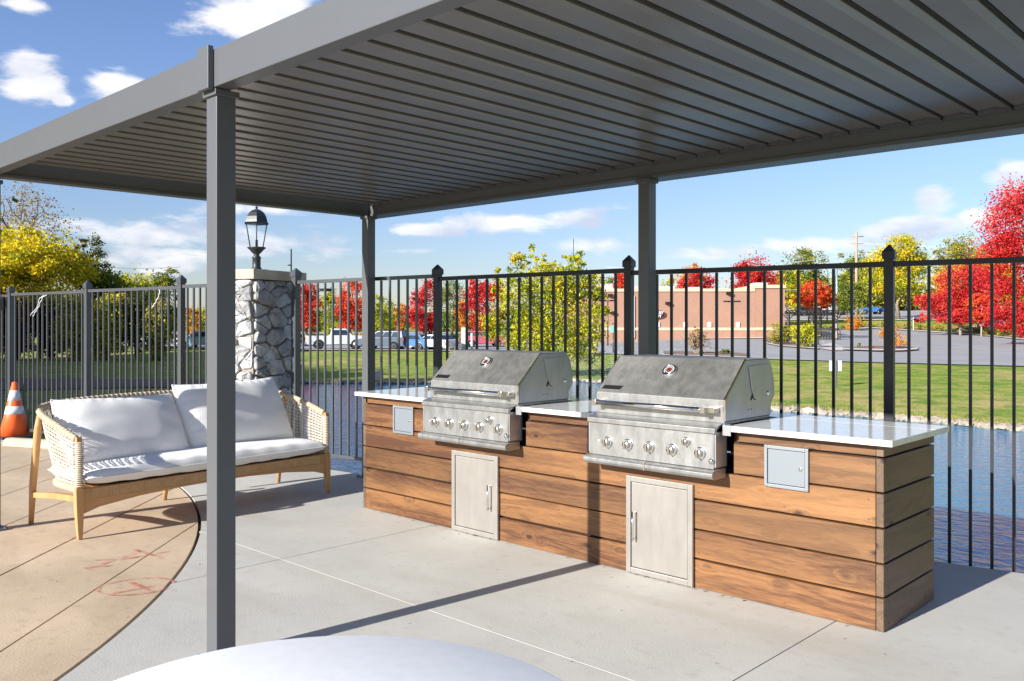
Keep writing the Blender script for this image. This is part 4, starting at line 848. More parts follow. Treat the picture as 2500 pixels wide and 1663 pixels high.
b=MB(); b.prism([SW(SL/2-.018,.86,.33),SW(SL/2+.018,.86,.33),SW(SL/2+.018,.89,.33),SW(SL/2-.018,.89,.33)],(0,0,.53)); b.build('back_slat',M['teak'],sf)
# cushions
def pillow(name,org,ex,ey,ez,w,h,t,seed,lab,nx=46,ny=34,puff=.55,wr=.006,corner=.045,sag=0):
    r=np.random.default_rng(seed); ph=r.uniform(0,6,12); V=[];F=[]
    def P(i,j,sd):
        x=-1+2*i/nx; y=-1+2*j/ny; e=(max(0,1-abs(x)**3.2)**puff)*(max(0,1-abs(y)**3.2)**puff)
        pin=1-corner*(abs(x)*abs(y))**0+corner*(abs(x)**2*abs(y)**2)*1.0-corner*.6*(1-abs(x)**2)*(abs(y)**8)*0
        X=x*w/2*(1-.022*(1-abs(y)**2)*abs(x)**6*-1-.022); Y=y*h/2*(1-.03*(1-x*x)*abs(y)**6)
        fold=wr*(math.sin(7*x+3*y+ph[0])*math.sin(5*y-2*x+ph[1])+.6*math.sin(15*x*y+ph[2]+4*x)+.5*math.sin(11*y+ph[3]+6*x*x))
        pk=.007*math.sin(34*(y if abs(x)>abs(y) else x)+ph[4]+5*x*y)*max(0,(max(abs(x),abs(y))-.72)/.28)*(1-max(abs(x),abs(y))**12)
        Z=sd*(t/2*e+(fold+pk)*min(1,e*2.2)+.004*(1 if e>0 else 0))
        Y+= -sag*(1-x*x)*(y>0)*y
        return org+ex*X+ey*(Y+h/2)+ez*Z
    for sd in(1,-1):
        for i in range(nx+1):
            for j in range(ny+1): V.append(P(i,j,sd))
    q=(nx+1)*(ny+1)
    for i in range(nx):
        for j in range(ny):
            a=i*(ny+1)+j; F.append((a,a+ny+1,a+ny+2,a+1)); F.append((q+a,q+a+1,q+a+ny+2,q+a+ny+1))
    b=MB(); b.add(V,F,True)
    # piping along the seam
    o=b.build(name,M['cushion'],None,origin=org); 
    per=[P(i,0,0) for i in range(nx)]+[P(nx,j,0) for j in range(ny)]+[P(nx-i,ny,0) for i in range(nx)]+[P(0,ny-j,0) for j in range(ny)]; per.append(per[0])
    b=MB(); b.tube(per,.0045,6,cap=False); b.build('piping',M['cushion'],o,origin=org)
    return tag(o,lab,'cushion','white cushions on the sofa')
up=np.array([0,0,1.])
# seat cushion: long, flat
pillow('seat_cushion',SW(SL/2,-.035,.405),SA,SB,up,SL-.07,.62,.135,1,'long white seat cushion lying on the sofa',nx=90,ny=26,puff=.27,wr=.003,corner=.02)
def backc(s,w,h,seed,lab,t0=.36,t1=.70,z0=.455,z1=.92,tw=0):
    base=SW(s,t0,z0); ey=(SW(s,t1,z1)-base); ey/=np.linalg.norm(ey); ex=SA*math.cos(tw)+ey*math.sin(tw); ex/=np.linalg.norm(ex); ey=ey-ex*(ey@ex); ey/=np.linalg.norm(ey); ez=np.cross(ey,ex); 
    if ez@SB>0: ez=-ez
    pillow('back_cushion',base,ex,ey,ez,w,h,.21,seed,lab,wr=.0024,sag=.015)
backc(.555,.95,.55,5,'white back cushion at the sofa\'s end nearer the traffic cone',t0=.33,t1=.66,z0=.44,z1=.93,tw=-.015)
backc(1.545,.99,.60,8,'white back cushion at the sofa\'s end nearer the stone pillar',t0=.36,t1=.66,z0=.445,z1=.97,tw=.02)
# ------------------------------------------------------------------ white round table in the foreground
tb=thing('round_table',(.289,-3.357,0),'white round-topped table in the foreground beside the pergola post','table')
b=MB(); b.lathe([(.50,.712),(.535,.718),(.5385,.728),(.535,.738),(.531,.740),(.001,.7405)],(.289,-3.357,0),seg=96); b.build('table_top',M['table_white'],tb)
b=MB(); b.lathe([(.24,0),(.24,.012),(.05,.03),(.04,.06),(.04,.68),(.12,.711)],(.289,-3.357,0),seg=32); b.build('pedestal',M['charcoal'],tb)
# ------------------------------------------------------------------ traffic cone and wheel stop
cc=np.array([-10.72,-.50,0])
cn=thing('traffic_cone',tuple(cc),'orange traffic cone with two white reflective bands by the fence','cone')
def cr(z): return .175-(.175-.030)*(z-.03)/.67
b=MB(); b.lathe([(cr(z),z) for z in(.03,.30)]+[(cr(z),z) for z in (.301,.39)][:0]+[(cr(.70),.70),(cr(.70)*.8,.705)],cc,seg=32); b.build('cone_body',M['orange'],cn)
for z0,z1 in((.30,.40),(.47,.60)): b=MB(); b.lathe([(cr(z0)+.0015,z0),(cr(z1)+.0015,z1),(cr(z1),z1),(cr(z0),z0)],cc,seg=32); b.build('reflective_band',M['reflective'],cn)
b=MB(); b.box((cc[0]-.2,cc[1]-.2,0),(cc[0]+.2,cc[1]+.2,.03)); b.build('cone_base',M['rubber'],cn,bevel=.006)
pA=np.array([-9.95,-.80]);pB=np.array([-8.95,-.33]); tt=(pB-pA)/np.linalg.norm(pB-pA); nn2=np.array([-tt[1],tt[0]])
b=MB()
pr=[(-.09,0),(-.075,.07),(-.04,.095),(.04,.095),(.075,.07),(.09,0)]; b.prism([(*(pA+nn2*y),z) for y,z in pr],(*(pB-pA),0)); 
o=b.build('parking_block',M['limestone'],None,origin=(pA[0],pA[1],0),bevel=.012); tag(o,'weathered concrete parking block lying beside the traffic cone','parking block')
# ------------------------------------------------------------------ foliage
def leaf_mat(name,cols,trans=.35):
    m=bpy.data.materials.new(name); m.use_nodes=True; nt=m.node_tree; N=nt.nodes; L=nt.links; b=N['Principled BSDF']; out=N['Material Output']
    at=N.new('ShaderNodeAttribute'); at.attribute_name='tint'; rp=N.new('ShaderNodeValToRGB'); e=rp.color_ramp.elements
    while len(e)<len(cols): e.new(.5)
    for i,c in enumerate(cols): e[i].position=i/(len(cols)-1); e[i].color=(*c,1)
    L.new(at.outputs['Fac'],rp.inputs[0]); L.new(rp.outputs[0],b.inputs['Base Color']); b.inputs['Roughness'].default_value=.7; b.inputs['Specular IOR Level'].default_value=.15
    t=N.new('ShaderNodeBsdfTranslucent'); L.new(rp.outputs[0],t.inputs[0]); mx=N.new('ShaderNodeMixShader'); mx.inputs[0].default_value=trans; L.new(b.outputs[0],mx.inputs[1]); L.new(t.outputs[0],mx.inputs[2]); L.new(mx.outputs[0],out.inputs[0]); return m
LM={}
LM['yellow']=leaf_mat('leaves_yellow',[(0.216,0.257,0.027),(0.513,0.486,0.027),(0.837,0.634,0.027),(0.85,0.675,0.0405)])
LM['yellowgreen']=leaf_mat('leaves_yellow_green',[(0.14,0.21,0.021),(0.35,0.406,0.028),(0.672,0.588,0.028),(0.77,0.504,0.042)])
LM['green']=leaf_mat('leaves_green',[(0.0473,0.0945,0.0162),(0.0945,0.162,0.0243),(0.189,0.243,0.0338),(0.338,0.297,0.0405)])
LM['darkgreen']=leaf_mat('leaves_dark_green',[(0.022,0.0385,0.011),(0.0495,0.077,0.0165),(0.099,0.121,0.022),(0.198,0.154,0.033)])
LM['red']=leaf_mat('leaves_red',[(0.253,0.0138,0.0172),(0.529,0.023,0.0287),(0.713,0.0403,0.046),(0.759,0.115,0.069)])
LM['scarlet']=leaf_mat('leaves_scarlet',[(0.396,0.022,0.0165),(0.66,0.044,0.0275),(0.792,0.099,0.033),(0.814,0.22,0.055)])
LM['orange']=leaf_mat('leaves_orange',[(0.25,0.075,0.0187),(0.562,0.175,0.025),(0.775,0.3,0.0375),(0.688,0.425,0.05)])
LM['brown']=leaf_mat('leaves_brown',[(0.13,0.078,0.039),(0.286,0.169,0.065),(0.442,0.26,0.091),(0.325,0.286,0.104)])
LM['maroon']=leaf_mat('leaves_maroon',[(0.045,0.012,0.014),(0.1,0.022,0.024),(0.16,0.035,0.035),(0.14,0.06,0.03)])
LM['olive']=leaf_mat('leaves_olive',[(0.125,0.125,0.025),(0.25,0.25,0.0375),(0.45,0.413,0.05),(0.5,0.375,0.0625)])
M['bark']=mat('bark',(.17,.13,.10),.9,0,.1,col2=(.30,.25,.20),vscale=3); M['bark_pale']=mat('bark_pale',(.42,.36,.30),.9,0,.1,col2=(.26,.21,.17),vscale=3)
def leaves(name,m,blobs,n,size,seed,par,shell_=.55,tint=(0,1),gap=.25,clump=70,flat=.5,org=None):
    "blobs: (center, radii). leaves gathered in clumps spread through each blob"
    r=np.random.default_rng(seed); vol=np.array([np.prod(b[1])**(2/3) for b in blobs]); pr_=vol/vol.sum(); nc=max(4,n//clump); cs=[];cr_=[];ct_=[]
    for k in range(nc):
        c,R=blobs[r.choice(len(blobs),p=pr_)]; d=r.normal(0,1,3); d/=np.linalg.norm(d); rad=r.uniform(0,1)**(1/3)*(1-shell_)+shell_*r.uniform(.75,1.0); rad=min(rad,1.0)
        cs.append(np.array(c)+d*rad*np.array(R)*.92); cr_.append(min(R)*r.uniform(.20,.42)); ct_.append(np.clip(r.normal(.5,.26)+.12*d[2],0,1))
    idx=r.integers(0,nc,n); cs=np.array(cs)[idx]; cr_=np.array(cr_)[idx]; ct_=np.array(ct_)[idx]
    p=cs+r.normal(0,1,(n,3))*cr_[:,None]*np.array([1,1,.6*0+flat+.25])*.75
    nr_=r.normal(0,1,(n,3))+[0,0,.7]; nr_/=np.linalg.norm(nr_,axis=1)[:,None]
    t=np.cross(nr_,r.normal(0,1,(n,3))); t/=np.linalg.norm(t,axis=1)[:,None]+1e-9; q=np.cross(nr_,t); s=size*r.uniform(.55,1.35,(n,1))
    V=np.stack([p-t*s*.5,p+q*s*.32,p+t*s*.5,p-q*s*.32],1).reshape(-1,3)
    org=np.array(org if org is not None else wloc(par),float); V=V-org
    me=bpy.data.meshes.new(name); me.vertices.add(4*n); me.vertices.foreach_set('co',V.astype('f4').ravel()); me.loops.add(4*n); me.loops.foreach_set('vertex_index',np.arange(4*n,dtype='i4')); me.polygons.add(n); me.polygons.foreach_set('loop_start',np.arange(0,4*n,4,dtype='i4')); me.polygons.foreach_set('loop_total',np.full(n,4,dtype='i4')); me.update(calc_edges=True)
    a=me.attributes.new('tint','FLOAT','FACE'); a.data.foreach_set('value',np.clip(tint[0]+(tint[1]-tint[0])*(ct_+r.normal(0,.18,n)),0,1).astype('f4'))
    me.materials.append(m); o=bpy.data.objects.new(name,me); COL.objects.link(o)
    if par is not None: o.parent=par
    o.location=org-wloc(par); WL[o.name]=tuple(org); return o
def limbs(b,base,top,r0,n,spread,seed,depth=2,seg=6):
    r=np.random.default_rng(seed); base=np.array(base,float); top=np.array(top,float); H=np.linalg.norm(top-base)
    P=[base+(top-base)*t+np.array([r.normal(0,.02*H),r.normal(0,.02*H),0])*(t>0) for t in np.linspace(0,1,6)]; b.tube(P,r0*np.linspace(1,.25,6),seg)
    for k in range(n):
        t=r.uniform(.22,.95); s=base+(top-base)*t; a=r.uniform(0,6.283); L_=spread*(1-.45*t)*r.uniform(.6,1.1); e=s+np.array([math.cos(a)*L_,math.sin(a)*L_,L_*r.uniform(.35,1.1)]); m_=(s+e)/2+np.array([0,0,L_*.10])
        b.tube([s,m_,e],[r0*(1-.7*t)*.55,r0*(1-.7*t)*.33,r0*.06],5)
        if depth>1:
            for j in range(3):
                s2=s+(e-s)*r.uniform(.4,.9); e2=s2+r.normal(0,1,3)*L_*.28+np.array([0,0,L_*.2]); b.tube([s2,e2],[r0*.14,r0*.03],4)
def tree(name,u,d,vtop,hw,lm,n,lab,seed,cat='tree',group='autumn trees round the pond and car parks',crown0=.22,leaf=.22,blobs=None,bark='bark',tint=(0,1),vbase=None,tr=None,shape=.5,gap=.0,clump=70):
    base=W(u,d,-.05); zt=zat(vtop,d)+.3; H=zt-base[2]; R=hw/FPX*d*1.12
    t=thing(name,tuple(base),lab,cat,group)
    b=MB(); limbs(b,base,[base[0],base[1],base[2]+H*.8],tr or max(.05,H*.022),9,R*.75,seed); b.build('trunk',M[bark],t)
    r=np.random.default_rng(seed)
    if blobs is None:
        zc=base[2]+H*(crown0+1)/2; hz=H*(1-crown0)/2; blobs=[((base[0],base[1],zc),(R*.78,R*.78,hz*.86))]
        for k in range(9):
            a=r.uniform(0,6.283); q=r.uniform(-.85,.85); w=math.sqrt(max(0,1-abs(q)**(1/shape if shape<1 else 1)*.85)); 
            blobs.append(((base[0]+math.cos(a)*R*.58*w,base[1]+math.sin(a)*R*.58*w,zc+q*hz*.82),(R*.42,R*.42,hz*.30)))
    else: blobs=[((base+RT*(bu-u)/FPX*d+FW*r.uniform(-.3,.3)*bw/FPX*d+np.array([0,0,zat(bv,d)-base[2]])),(bw/FPX*d,bw/FPX*d,bh/FPX*d)) for bu,bv,bw,bh in blobs]
    leaves('crown',lm,blobs,int(n*2.6),leaf*(.98 if d>60 else .85),seed,t,tint=tint,clump=clump); return t
def shrub(name,u,v0,vtop,hw,lm,n,lab,seed,leaf=.12,d=None,group='shrubs round the car parks',tint=(0,1),cat='shrub'):
    d=d or dof(u,v0); base=W(u,d,-.03); H=zat(vtop,d)-base[2]; R=hw/FPX*d; t=thing(name,tuple(base),lab,cat,group)
    b=MB(); r=np.random.default_rng(seed)
    for k in range(6): a=r.uniform(0,6.28); b.tube([base,base+[math.cos(a)*R*.25,math.sin(a)*R*.25,H*.4],base+[math.cos(a)*R*.6,math.sin(a)*R*.6,H*.85]],[H*.02,H*.014,H*.004],5)
    b.build('stem',M['bark'],t)
    bl=[((base[0],base[1],base[2]+H*.48),(R*.85,R*.85,H*.46))]+[((base[0]+math.cos(a)*R*.5,base[1]+math.sin(a)*R*.5,base[2]+H*q),(R*.45,R*.45,H*.24)) for a,q in zip(r.uniform(0,6.28,6),r.uniform(.18,.75,6))]
    leaves('foliage',lm,bl,n,leaf,seed,t,tint=tint,clump=40); return t
def bare(name,u,v0,vtop,hw,lab,seed,d=None,dens=14,bark='bark_pale',r0=None,cat='shrub',group=None,lf=None,nl=0):
    d=d or dof(u,v0); base=W(u,d,-.03); H=zat(vtop,d)-base[2]; R=hw/FPX*d; t=thing(name,tuple(base),lab,cat,group); b=MB(); r=np.random.default_rng(seed); r0=r0 or H*.018
    def grow(p,dr,L_,rad,k):
        e=p+dr*L_; mid=(p+e)/2+r.normal(0,L_*.06,3); b.tube([p,mid,e],[rad,rad*.8,rad*.6],4,cap=False)
        if k==0: return
        for j in range(3 if k>1 else 3):
            nd=dr+r.normal(0,.42,3); nd[2]+=.12; nd/=np.linalg.norm(nd); grow(p+dr*L_*r.uniform(.55,1),nd,L_*r.uniform(.55,.8),rad*.55,k-1)
    for k in range(dens//2 if dens<20 else 3):
        dr=np.array([r.normal(0,R/H*1.0),r.normal(0,R/H*1.0),1.0]); dr/=np.linalg.norm(dr); grow(base+r.normal(0,.02*H,3)*[1,1,0],dr,H*.42,r0,3)
    b.build('branches',M[bark],t)
    if lf: leaves('crown',lf,[((base[0],base[1],base[2]+H*.62),(R,R,H*.38))],nl,.22,seed,t,clump=8)
    return t
# left bank
tree('yellow_tree',95,66,548,118,LM['yellow'],9500,'bright yellow broad tree behind the left fence',21,crown0=.12,leaf=.26)
bare('bare_tree',70,862,440,95,'tall half-bare tree rising behind the bright yellow tree',22,d=80,dens=24,bark='bark',r0=.34,cat='tree',group='autumn trees round the pond and car parks',lf=LM['brown'],nl=4200)
tree('orange_tree',-40,72,520,62,LM['orange'],4000,'rusty orange tree at the left edge of the photo',23,leaf=.25,tint=(0,.6))
tree('grey_tree',225,86,560,42,LM['darkgreen'],2000,'thin grey-green tree right of the bright yellow tree',24,crown0=.3,leaf=.24)
tree('green_tree',255,70,638,66,LM['green'],5000,'bushy green tree between the yellow tree and the olive thicket',25,crown0=.03,leaf=.24)
tree('olive_tree',330,74,648,58,LM['yellowgreen'],4200,'mottled olive and yellow tree behind the middle fence post',26,crown0=.03,leaf=.23,tint=(0,.75))
tree('olive_tree',400,82,652,44,LM['green'],3600,'green and gold tree whose top stands over the fence left of the pergola post',27,crown0=.05,leaf=.23,tint=(.1,1))
for i,(u,vt,hw,lm,lab) in enumerate([(-60,700,70,'maroon','maroon shrub behind the fence at the left edge'),(45,706,62,'maroon','maroon shrub behind the leftmost fence post'),(125,712,40,'maroon','maroon shrub beside the yellow thicket'),(185,700,55,'olive','tall olive shrub behind the second fence post'),(262,700,52,'yellowgreen','yellow-green shrub under the bushy green tree'),(335,700,48,'darkgreen','dark shrub below the mottled olive tree'),(390,712,34,'olive','olive shrub at the right end of the thicket')]):
    shrub('tall_shrub',u,870,vt,hw,LM[lm],7500,lab,40+i,leaf=.20,d=62+i%3,group='shrubs along the left bank')
# unseen trees added left of the frame to throw shade on the lawn
for i,(x,d) in enumerate([(-.585*q-7.2-o,q) for q,o in ((30,0),(35,.5),(40,0),(45,.5),(50,0),(55,.5),(33,8),(38,7.5),(43,8),(48,7.5),(53,8),(28,6),(24,0),(20,0),(16,0),(12,.5),(22,7),(16,7),(32,3),(26,3))]):
    u=1250+FPX*x/d; tree('green_tree',u,d,HV-FPX*(7.6 if i<6 or i>11 else 8.6)/d,FPX*4.4/d,LM['green'],6500,'unseen green tree added beyond the frame to shade the left lawn',60+i,leaf=.36,crown0=.06,group='added shade trees beyond the left edge of the frame')
# far trees between pillar and middle
def row(L_):
    for (name,u,d,vt,hw,lm,n,lab,seed,kw) in L_: tree(name,u,d,vt,hw,LM[lm],n,lab,seed,**kw)
row([('red_maple',748,92,668,34,'scarlet',2800,'scarlet maple beside the stone pillar',71,dict(crown0=.14)),
('red_maple',858,92,662,36,'scarlet',2800,'narrow scarlet maple seen through the gate behind the pickup',72,dict(crown0=.12)),
('red_maple',1034,94,686,42,'red',3200,'round red maple behind the fence post left of the farther grill',73,dict(crown0=.12)),
('red_maple',1186,96,680,56,'red',3600,'red maple behind the big yellow tree',74,dict(crown0=.14)),
('green_tree',800,118,708,32,'yellowgreen',1800,'yellow-green tree between the two scarlet maples',75,dict(crown0=.05,tint=(0,.7))),
('green_tree',935,118,722,38,'yellowgreen',2000,'yellowish green tree right of the pergola corner post',76,dict(crown0=.05,tint=(0,.6))),
('orange_tree',985,110,728,24,'orange',1200,'small orange tree left of the round red maple',77,dict(crown0=.05)),
('green_tree',1105,125,676,48,'green',2400,'dark green tree between the red maples',78,dict(crown0=.05,tint=(.2,.9))),
('orange_tree',1130,104,728,26,'orange',1200,'orange-brown tree left of the red maple behind the yellow tree',79,dict(crown0=.1)),
('green_tree',500,120,745,40,'yellowgreen',1400,'pale yellow-green tree hidden mostly by the near post',80,dict(crown0=.05,tint=(0,.7))),
('orange_tree',560,115,760,36,'brown',1200,'brown tree behind the stone pillar',81,dict(crown0=.05)),
('orange_tree',470,116,752,22,'orange',900,'small orange tree beside the near pergola post',95,dict(crown0=.05)),
('green_tree',655,116,722,44,'green',1500,'green tree hidden behind the stone pillar',82,dict(crown0=.05))])
for i,(u,hw,lm,lab) in enumerate([(455,26,'orange','low orange shrub by the far road left of the pillar'),(890,20,'orange','low orange shrub behind the parked cars'),(920,22,'orange','second low orange shrub behind the parked cars'),(735,22,'olive','low olive shrub beside the pickup bed')]): shrub('low_shrub',u,832,812,hw,LM[lm],500,lab,90+i,leaf=.2)
def hedge(u0,u1,v0,vt,lm,lab,seed,n,leaf=.16):
    us=np.linspace(u0,u1,12); bl=[]
    for u in us:
        vb=v0(u) if callable(v0) else v0; d=dof(u,vb); p=W(u,d); h=zat(vt(u) if callable(vt) else vt,d)-p[2]; bl.append(((p[0],p[1],p[2]+h*.5),(max(.7,(u1-u0)/11/FPX*d*.75),.9,h*.48)))
    t=thing('hedge',tuple(W(u0,dof(u0,v0(u0) if callable(v0) else v0))),lab,'hedge'); leaves('foliage',lm,bl,n,leaf,seed,t,shell_=.4,clump=25); return t
hedge(690,1160,838,814,LM['green'],'clipped green hedge between the far road and the parked cars',101,5200,.22)
f=lambda a:(lambda u:np.interp(u,[x for x,_ in a],[y for _,y in a]))
hedge(2105,2540,f([(2105,799),(2250,808),(2400,819),(2540,834)]),f([(2105,782),(2250,789),(2400,796),(2540,800)]),LM['olive'],'brownish clipped hedge along the right car park',102,8000,.18)
hedge(1990,2100,806,794,LM['green'],'short green hedge beside the orange bush',103,1200,.16)
# the large tree beyond the pond
tree('willow',1352,47,618,120,LM['yellowgreen'],9500,'big multi-stemmed yellow-green tree on the far lawn behind the farther grill',110,tint=(.0,.9),leaf=.17,clump=45,
 blobs=[(1352,770,95,95),(1265,720,50,60),(1290,830,62,48),(1360,850,75,38),(1430,790,50,60),(1440,860,40,28),(1330,690,60,50),(1400,700,55,50),(1262,655,22,42),(1300,640,14,46),(1335,650,16,40),(1375,640,14,44),(1410,650,24,38),(1450,700,26,36),(1215,690,14,40),(1200,800,36,40),(1470,740,24,30)])
# right side
row([('red_maple',1850,128,622,62,'red',4200,'crimson maple above the right end of the brick building',121,dict(crown0=.2,leaf=.3)),
('orange_tree',1688,135,640,38,'orange',2200,'rust orange treetop above the brick building roof',122,dict(crown0=.2,leaf=.3)),
('red_maple',1700,118,652,52,'red',3000,'red maple spreading behind the brick building roof',123,dict(crown0=.3,leaf=.28)),
('red_maple',1520,125,648,28,'scarlet',1800,'scarlet treetop behind the tall fence post by the nearer grill',124,dict(crown0=.2,leaf=.28)),
('green_tree',1470,140,655,40,'green',1500,'green treetop left of the scarlet treetop',125,dict(crown0=.1,leaf=.3,tint=(.2,.9))),
('orange_tree',1625,140,676,24,'yellowgreen',1000,'small yellow-green treetop over the flat roof',126,dict(crown0=.2,leaf=.28)),
('green_tree',1962,175,598,62,'green',4200,'tall dark green tree right of the brick building',127,dict(crown0=.1,leaf=.42,tint=(.1,1))),
('yellow_tree',1920,160,650,48,'yellowgreen',2600,'low yellow-green tree just right of the brick building',128,dict(crown0=.1,leaf=.36)),
('orange_tree',1975,135,686,44,'scarlet',2600,'orange-red maple behind the small timber pergola',129,dict(crown0=.3,leaf=.26,tint=(.4,1))),
('orange_tree',2020,138,694,26,'scarlet',1500,'smaller orange-red maple next to the tall pale pole',130,dict(crown0=.3,leaf=.26,tint=(.4,1))),
('green_tree',2085,190,606,40,'green',2000,'hazy olive tree behind the utility pole',131,dict(crown0=.1,leaf=.42,tint=(.3,1))),
('green_tree',2070,150,690,42,'green',2200,'green tree below the utility pole',132,dict(crown0=.1,leaf=.3,tint=(.2,1))),
('yellow_tree',2195,150,566,78,'yellowgreen',7500,'tall golden-green maple right of the tall black fence post',133,dict(crown0=.16,leaf=.34,tint=(.1,1))),
('green_tree',2355,145,556,66,'olive',4500,'olive brown treetop left of the large red maple',134,dict(crown0=.15,leaf=.34,tint=(0,.8))),
('yellow_tree',2420,142,600,60,'yellow',3500,'golden tree partly behind the large red maple',135,dict(crown0=.15,leaf=.32,tint=(.1,.9))),
('yellow_tree',2330,138,630,44,'orange',2600,'orange-gold maple above the scarlet maple',136,dict(crown0=.15,leaf=.3,tint=(.4,1)))])
tree('red_maple',2345,106,640,100,LM['red'],7500,'wide scarlet maple with a low crown on the right lawn',141,leaf=.25,bark='bark_pale',
 blobs=[(2300,745,46,36),(2270,735,34,20),(2340,690,52,46),(2380,740,45,40),(2330,770,60,24),(2400,700,44,50),(2250,775,22,12),(2410,780,30,24)],tint=(.1,1))
tree('red_maple',2396,103,720,34,LM['scarlet'],2200,'slim-trunked scarlet maple beside the white car',142,leaf=.22,bark='bark_pale',crown0=.3)
tree('red_maple',2520,78,418,125,LM['red'],15000,'largest crimson maple cut off by the right edge of the photo',143,leaf=.21,bark='bark_pale',
 blobs=[(2520,560,95,110),(2470,640,75,75),(2450,555,55,60),(2500,480,60,60),(2548,470,42,42),(2470,730,70,55),(2520,790,70,40),(2440,600,40,50),(2580,620,90,120),(2435,690,30,40),(2445,780,40,26)],tint=(.1,1))
shrub('arching_shrub',1905,842,788,34,LM['olive'],2600,'arching olive shrub at the brick building corner',151,leaf=.15)
shrub('arching_shrub',1965,852,786,38,LM['yellowgreen'],3200,'bright yellow-green arching shrub in front of the timber pergola',152,leaf=.15,tint=(.1,.8))
shrub('round_shrub',2080,808,764,26,LM['orange'],1800,'round golden orange bush beside the right car park entrance',153,leaf=.16,tint=(.3,1))
shrub('small_tree',2178,854,792,36,LM['orange'],1800,'small orange-leaved tree on the kerbed island',154,leaf=.13,tint=(.3,1))
shrub('low_shrub',2100,852,836,7,LM['green'],260,'tiny green shrub at the left end of the kerbed island',155,leaf=.12)
shrub('low_shrub',2128,854,838,6,LM['orange'],220,'tiny russet shrub on the kerbed island',156,leaf=.12)
shrub('low_shrub',1772,868,852,17,LM['green'],900,'low rounded green shrub on the mulch by the lot',157,leaf=.09)
shrub('low_shrub',1712,866,853,7,LM['green'],300,'tiny green shrub beside the bare bush',158,leaf=.09)
bare('bare_bush',1700,866,802,26,'pale leafless bush between car park and lawn',161,dens=14,lf=LM['brown'],nl=300)
bare('bare_bush',1103,862,820,24,'pale leafless bush left of the cream utility cabinets',162,dens=16)
# distant woods closing the horizon
def woods(name,u0,u1,d,vt,lm,n,seed,lab,leaf):
    bl=[]; r=np.random.default_rng(seed)
    for u in np.arange(u0,u1,26):
        p=W(u,d); h=zat(vt(u)+r.uniform(-8,8),d)-p[2]; bl.append(((p[0],p[1],p[2]+h*.45),(26/FPX*d*r.uniform(.8,1.3),3,h*.55)))
    o=leaves(name,lm,bl,n,leaf,seed,None,shell_=.3,clump=30,org=W((u0+u1)/2,d)); tag(o,lab,'woods',kind='stuff')
woods('far_woods',-300,1500,170,lambda u:750+9*math.sin(u*.013),LM['green'],26000,201,'low dark woods closing the horizon left of the brick building',.75)
woods('far_woods',1860,2600,205,lambda u:668+16*math.sin(u*.02),LM['olive'],24000,202,'olive woods closing the horizon behind the street',.8)
# ------------------------------------------------------------------ brick restaurant building
def brick_mat():
    m=bpy.data.materials.new('brick'); m.use_nodes=True; N,L,b=nodes(m); tc=N.new('ShaderNodeTexCoord'); mp=N.new('ShaderNodeMapping'); mp.inputs['Scale'].default_value=(1,1,1); L.new(tc.outputs['Object'],mp.inputs[0])
    # courses run along the wall: use distance along wall and height
    sp=N.new('ShaderNodeSeparateXYZ'); L.new(mp.outputs[0],sp.inputs[0]); cb=N.new('ShaderNodeCombineXYZ')
    a=N.new('ShaderNodeMath'); a.operation='MULTIPLY'; a.inputs[1].default_value=1.38; L.new(sp.outputs[0],a.inputs[0]); L.new(a.outputs[0],cb.inputs[0]); L.new(sp.outputs[2],cb.inputs[1])
    br=N.new('ShaderNodeTexBrick'); br.inputs['Color1'].default_value=(.37,.20,.135,1); br.inputs['Color2'].default_value=(.31,.165,.11,1); br.inputs['Mortar'].default_value=(.36,.26,.21,1); br.inputs['Scale'].default_value=4.6; br.inputs['Mortar Size'].default_value=.012; L.new(cb.outputs[0],br.inputs['Vector'])
    n=N.new('ShaderNodeTexNoise'); n.inputs['Scale'].default_value=.5; n.inputs['Detail'].default_value=5; L.new(tc.outputs['Object'],n.inputs['Vector'])
    hs=N.new('ShaderNodeHueSaturation'); r=N.new('ShaderNodeMapRange'); r.inputs[3].default_value=.85; r.inputs[4].default_value=1.15; L.new(n.outputs[0],r.inputs[0]); L.new(r.outputs[0],hs.inputs['Value']); L.new(br.outputs[0],hs.inputs['Color']); L.new(hs.outputs[0],b.inputs['Base Color']); b.inputs['Roughness'].default_value=.9; return m
M['brick']=brick_mat(); M['cream']=mat('cream_stone',(.56,.43,.30),.8,0,.2,vary=.05,vscale=1); M['roofgrey']=mat('rooftop_grey',(.42,.43,.44),.7)
DB=100.; BA=W(1380,DB+1.); BBp=W(1916,DB); gz=-.55
def bx(name,u0,u1,v0,v1,out,dep,m,par,zabs=None):
    "box on the front wall: bearings u0..u1, heights from v0 (low) to v1, standing out metres proud and dep deep"
    def P(u): 
        t=(u-1380)/(1916-1380); return BA*(1-t)+BBp*t
    nrm=np.cross((BBp-BA)/np.linalg.norm(BBp-BA),[0,0,1]); nrm/=np.linalg.norm(nrm)
    if nrm@FW>0: nrm=-nrm
    a,b_=P(u0),P(u1); z0=zat(v0,DB) if zabs is None else zabs; z1=zat(v1,DB); a=np.array([a[0],a[1],z0]); b_=np.array([b_[0],b_[1],z0])
    k=MB(); k.prism([a+nrm*out,b_+nrm*out,b_-nrm*(dep-out if dep>out else dep),a-nrm*(dep-out if dep>out else dep)],(0,0,z1-z0)); return k.build(name,m,par,origin=a)
bd=thing('restaurant_building',tuple(BA),'long single-storey brick restaurant building with cream bands across the pond','building')
bx('wall',1380,1845,0,712,0,14,M['brick'],bd,-2.5); bx('wall',1845.3,1916,0,704,.05,14.05,M['brick'],bd,-2.5)
bx('cornice',1380,1844,711.8,704.5,.12,14.1,M['cream'],bd); bx('cornice',1843.5,1917.5,703.8,695.5,.2,14.2,M['cream'],bd)
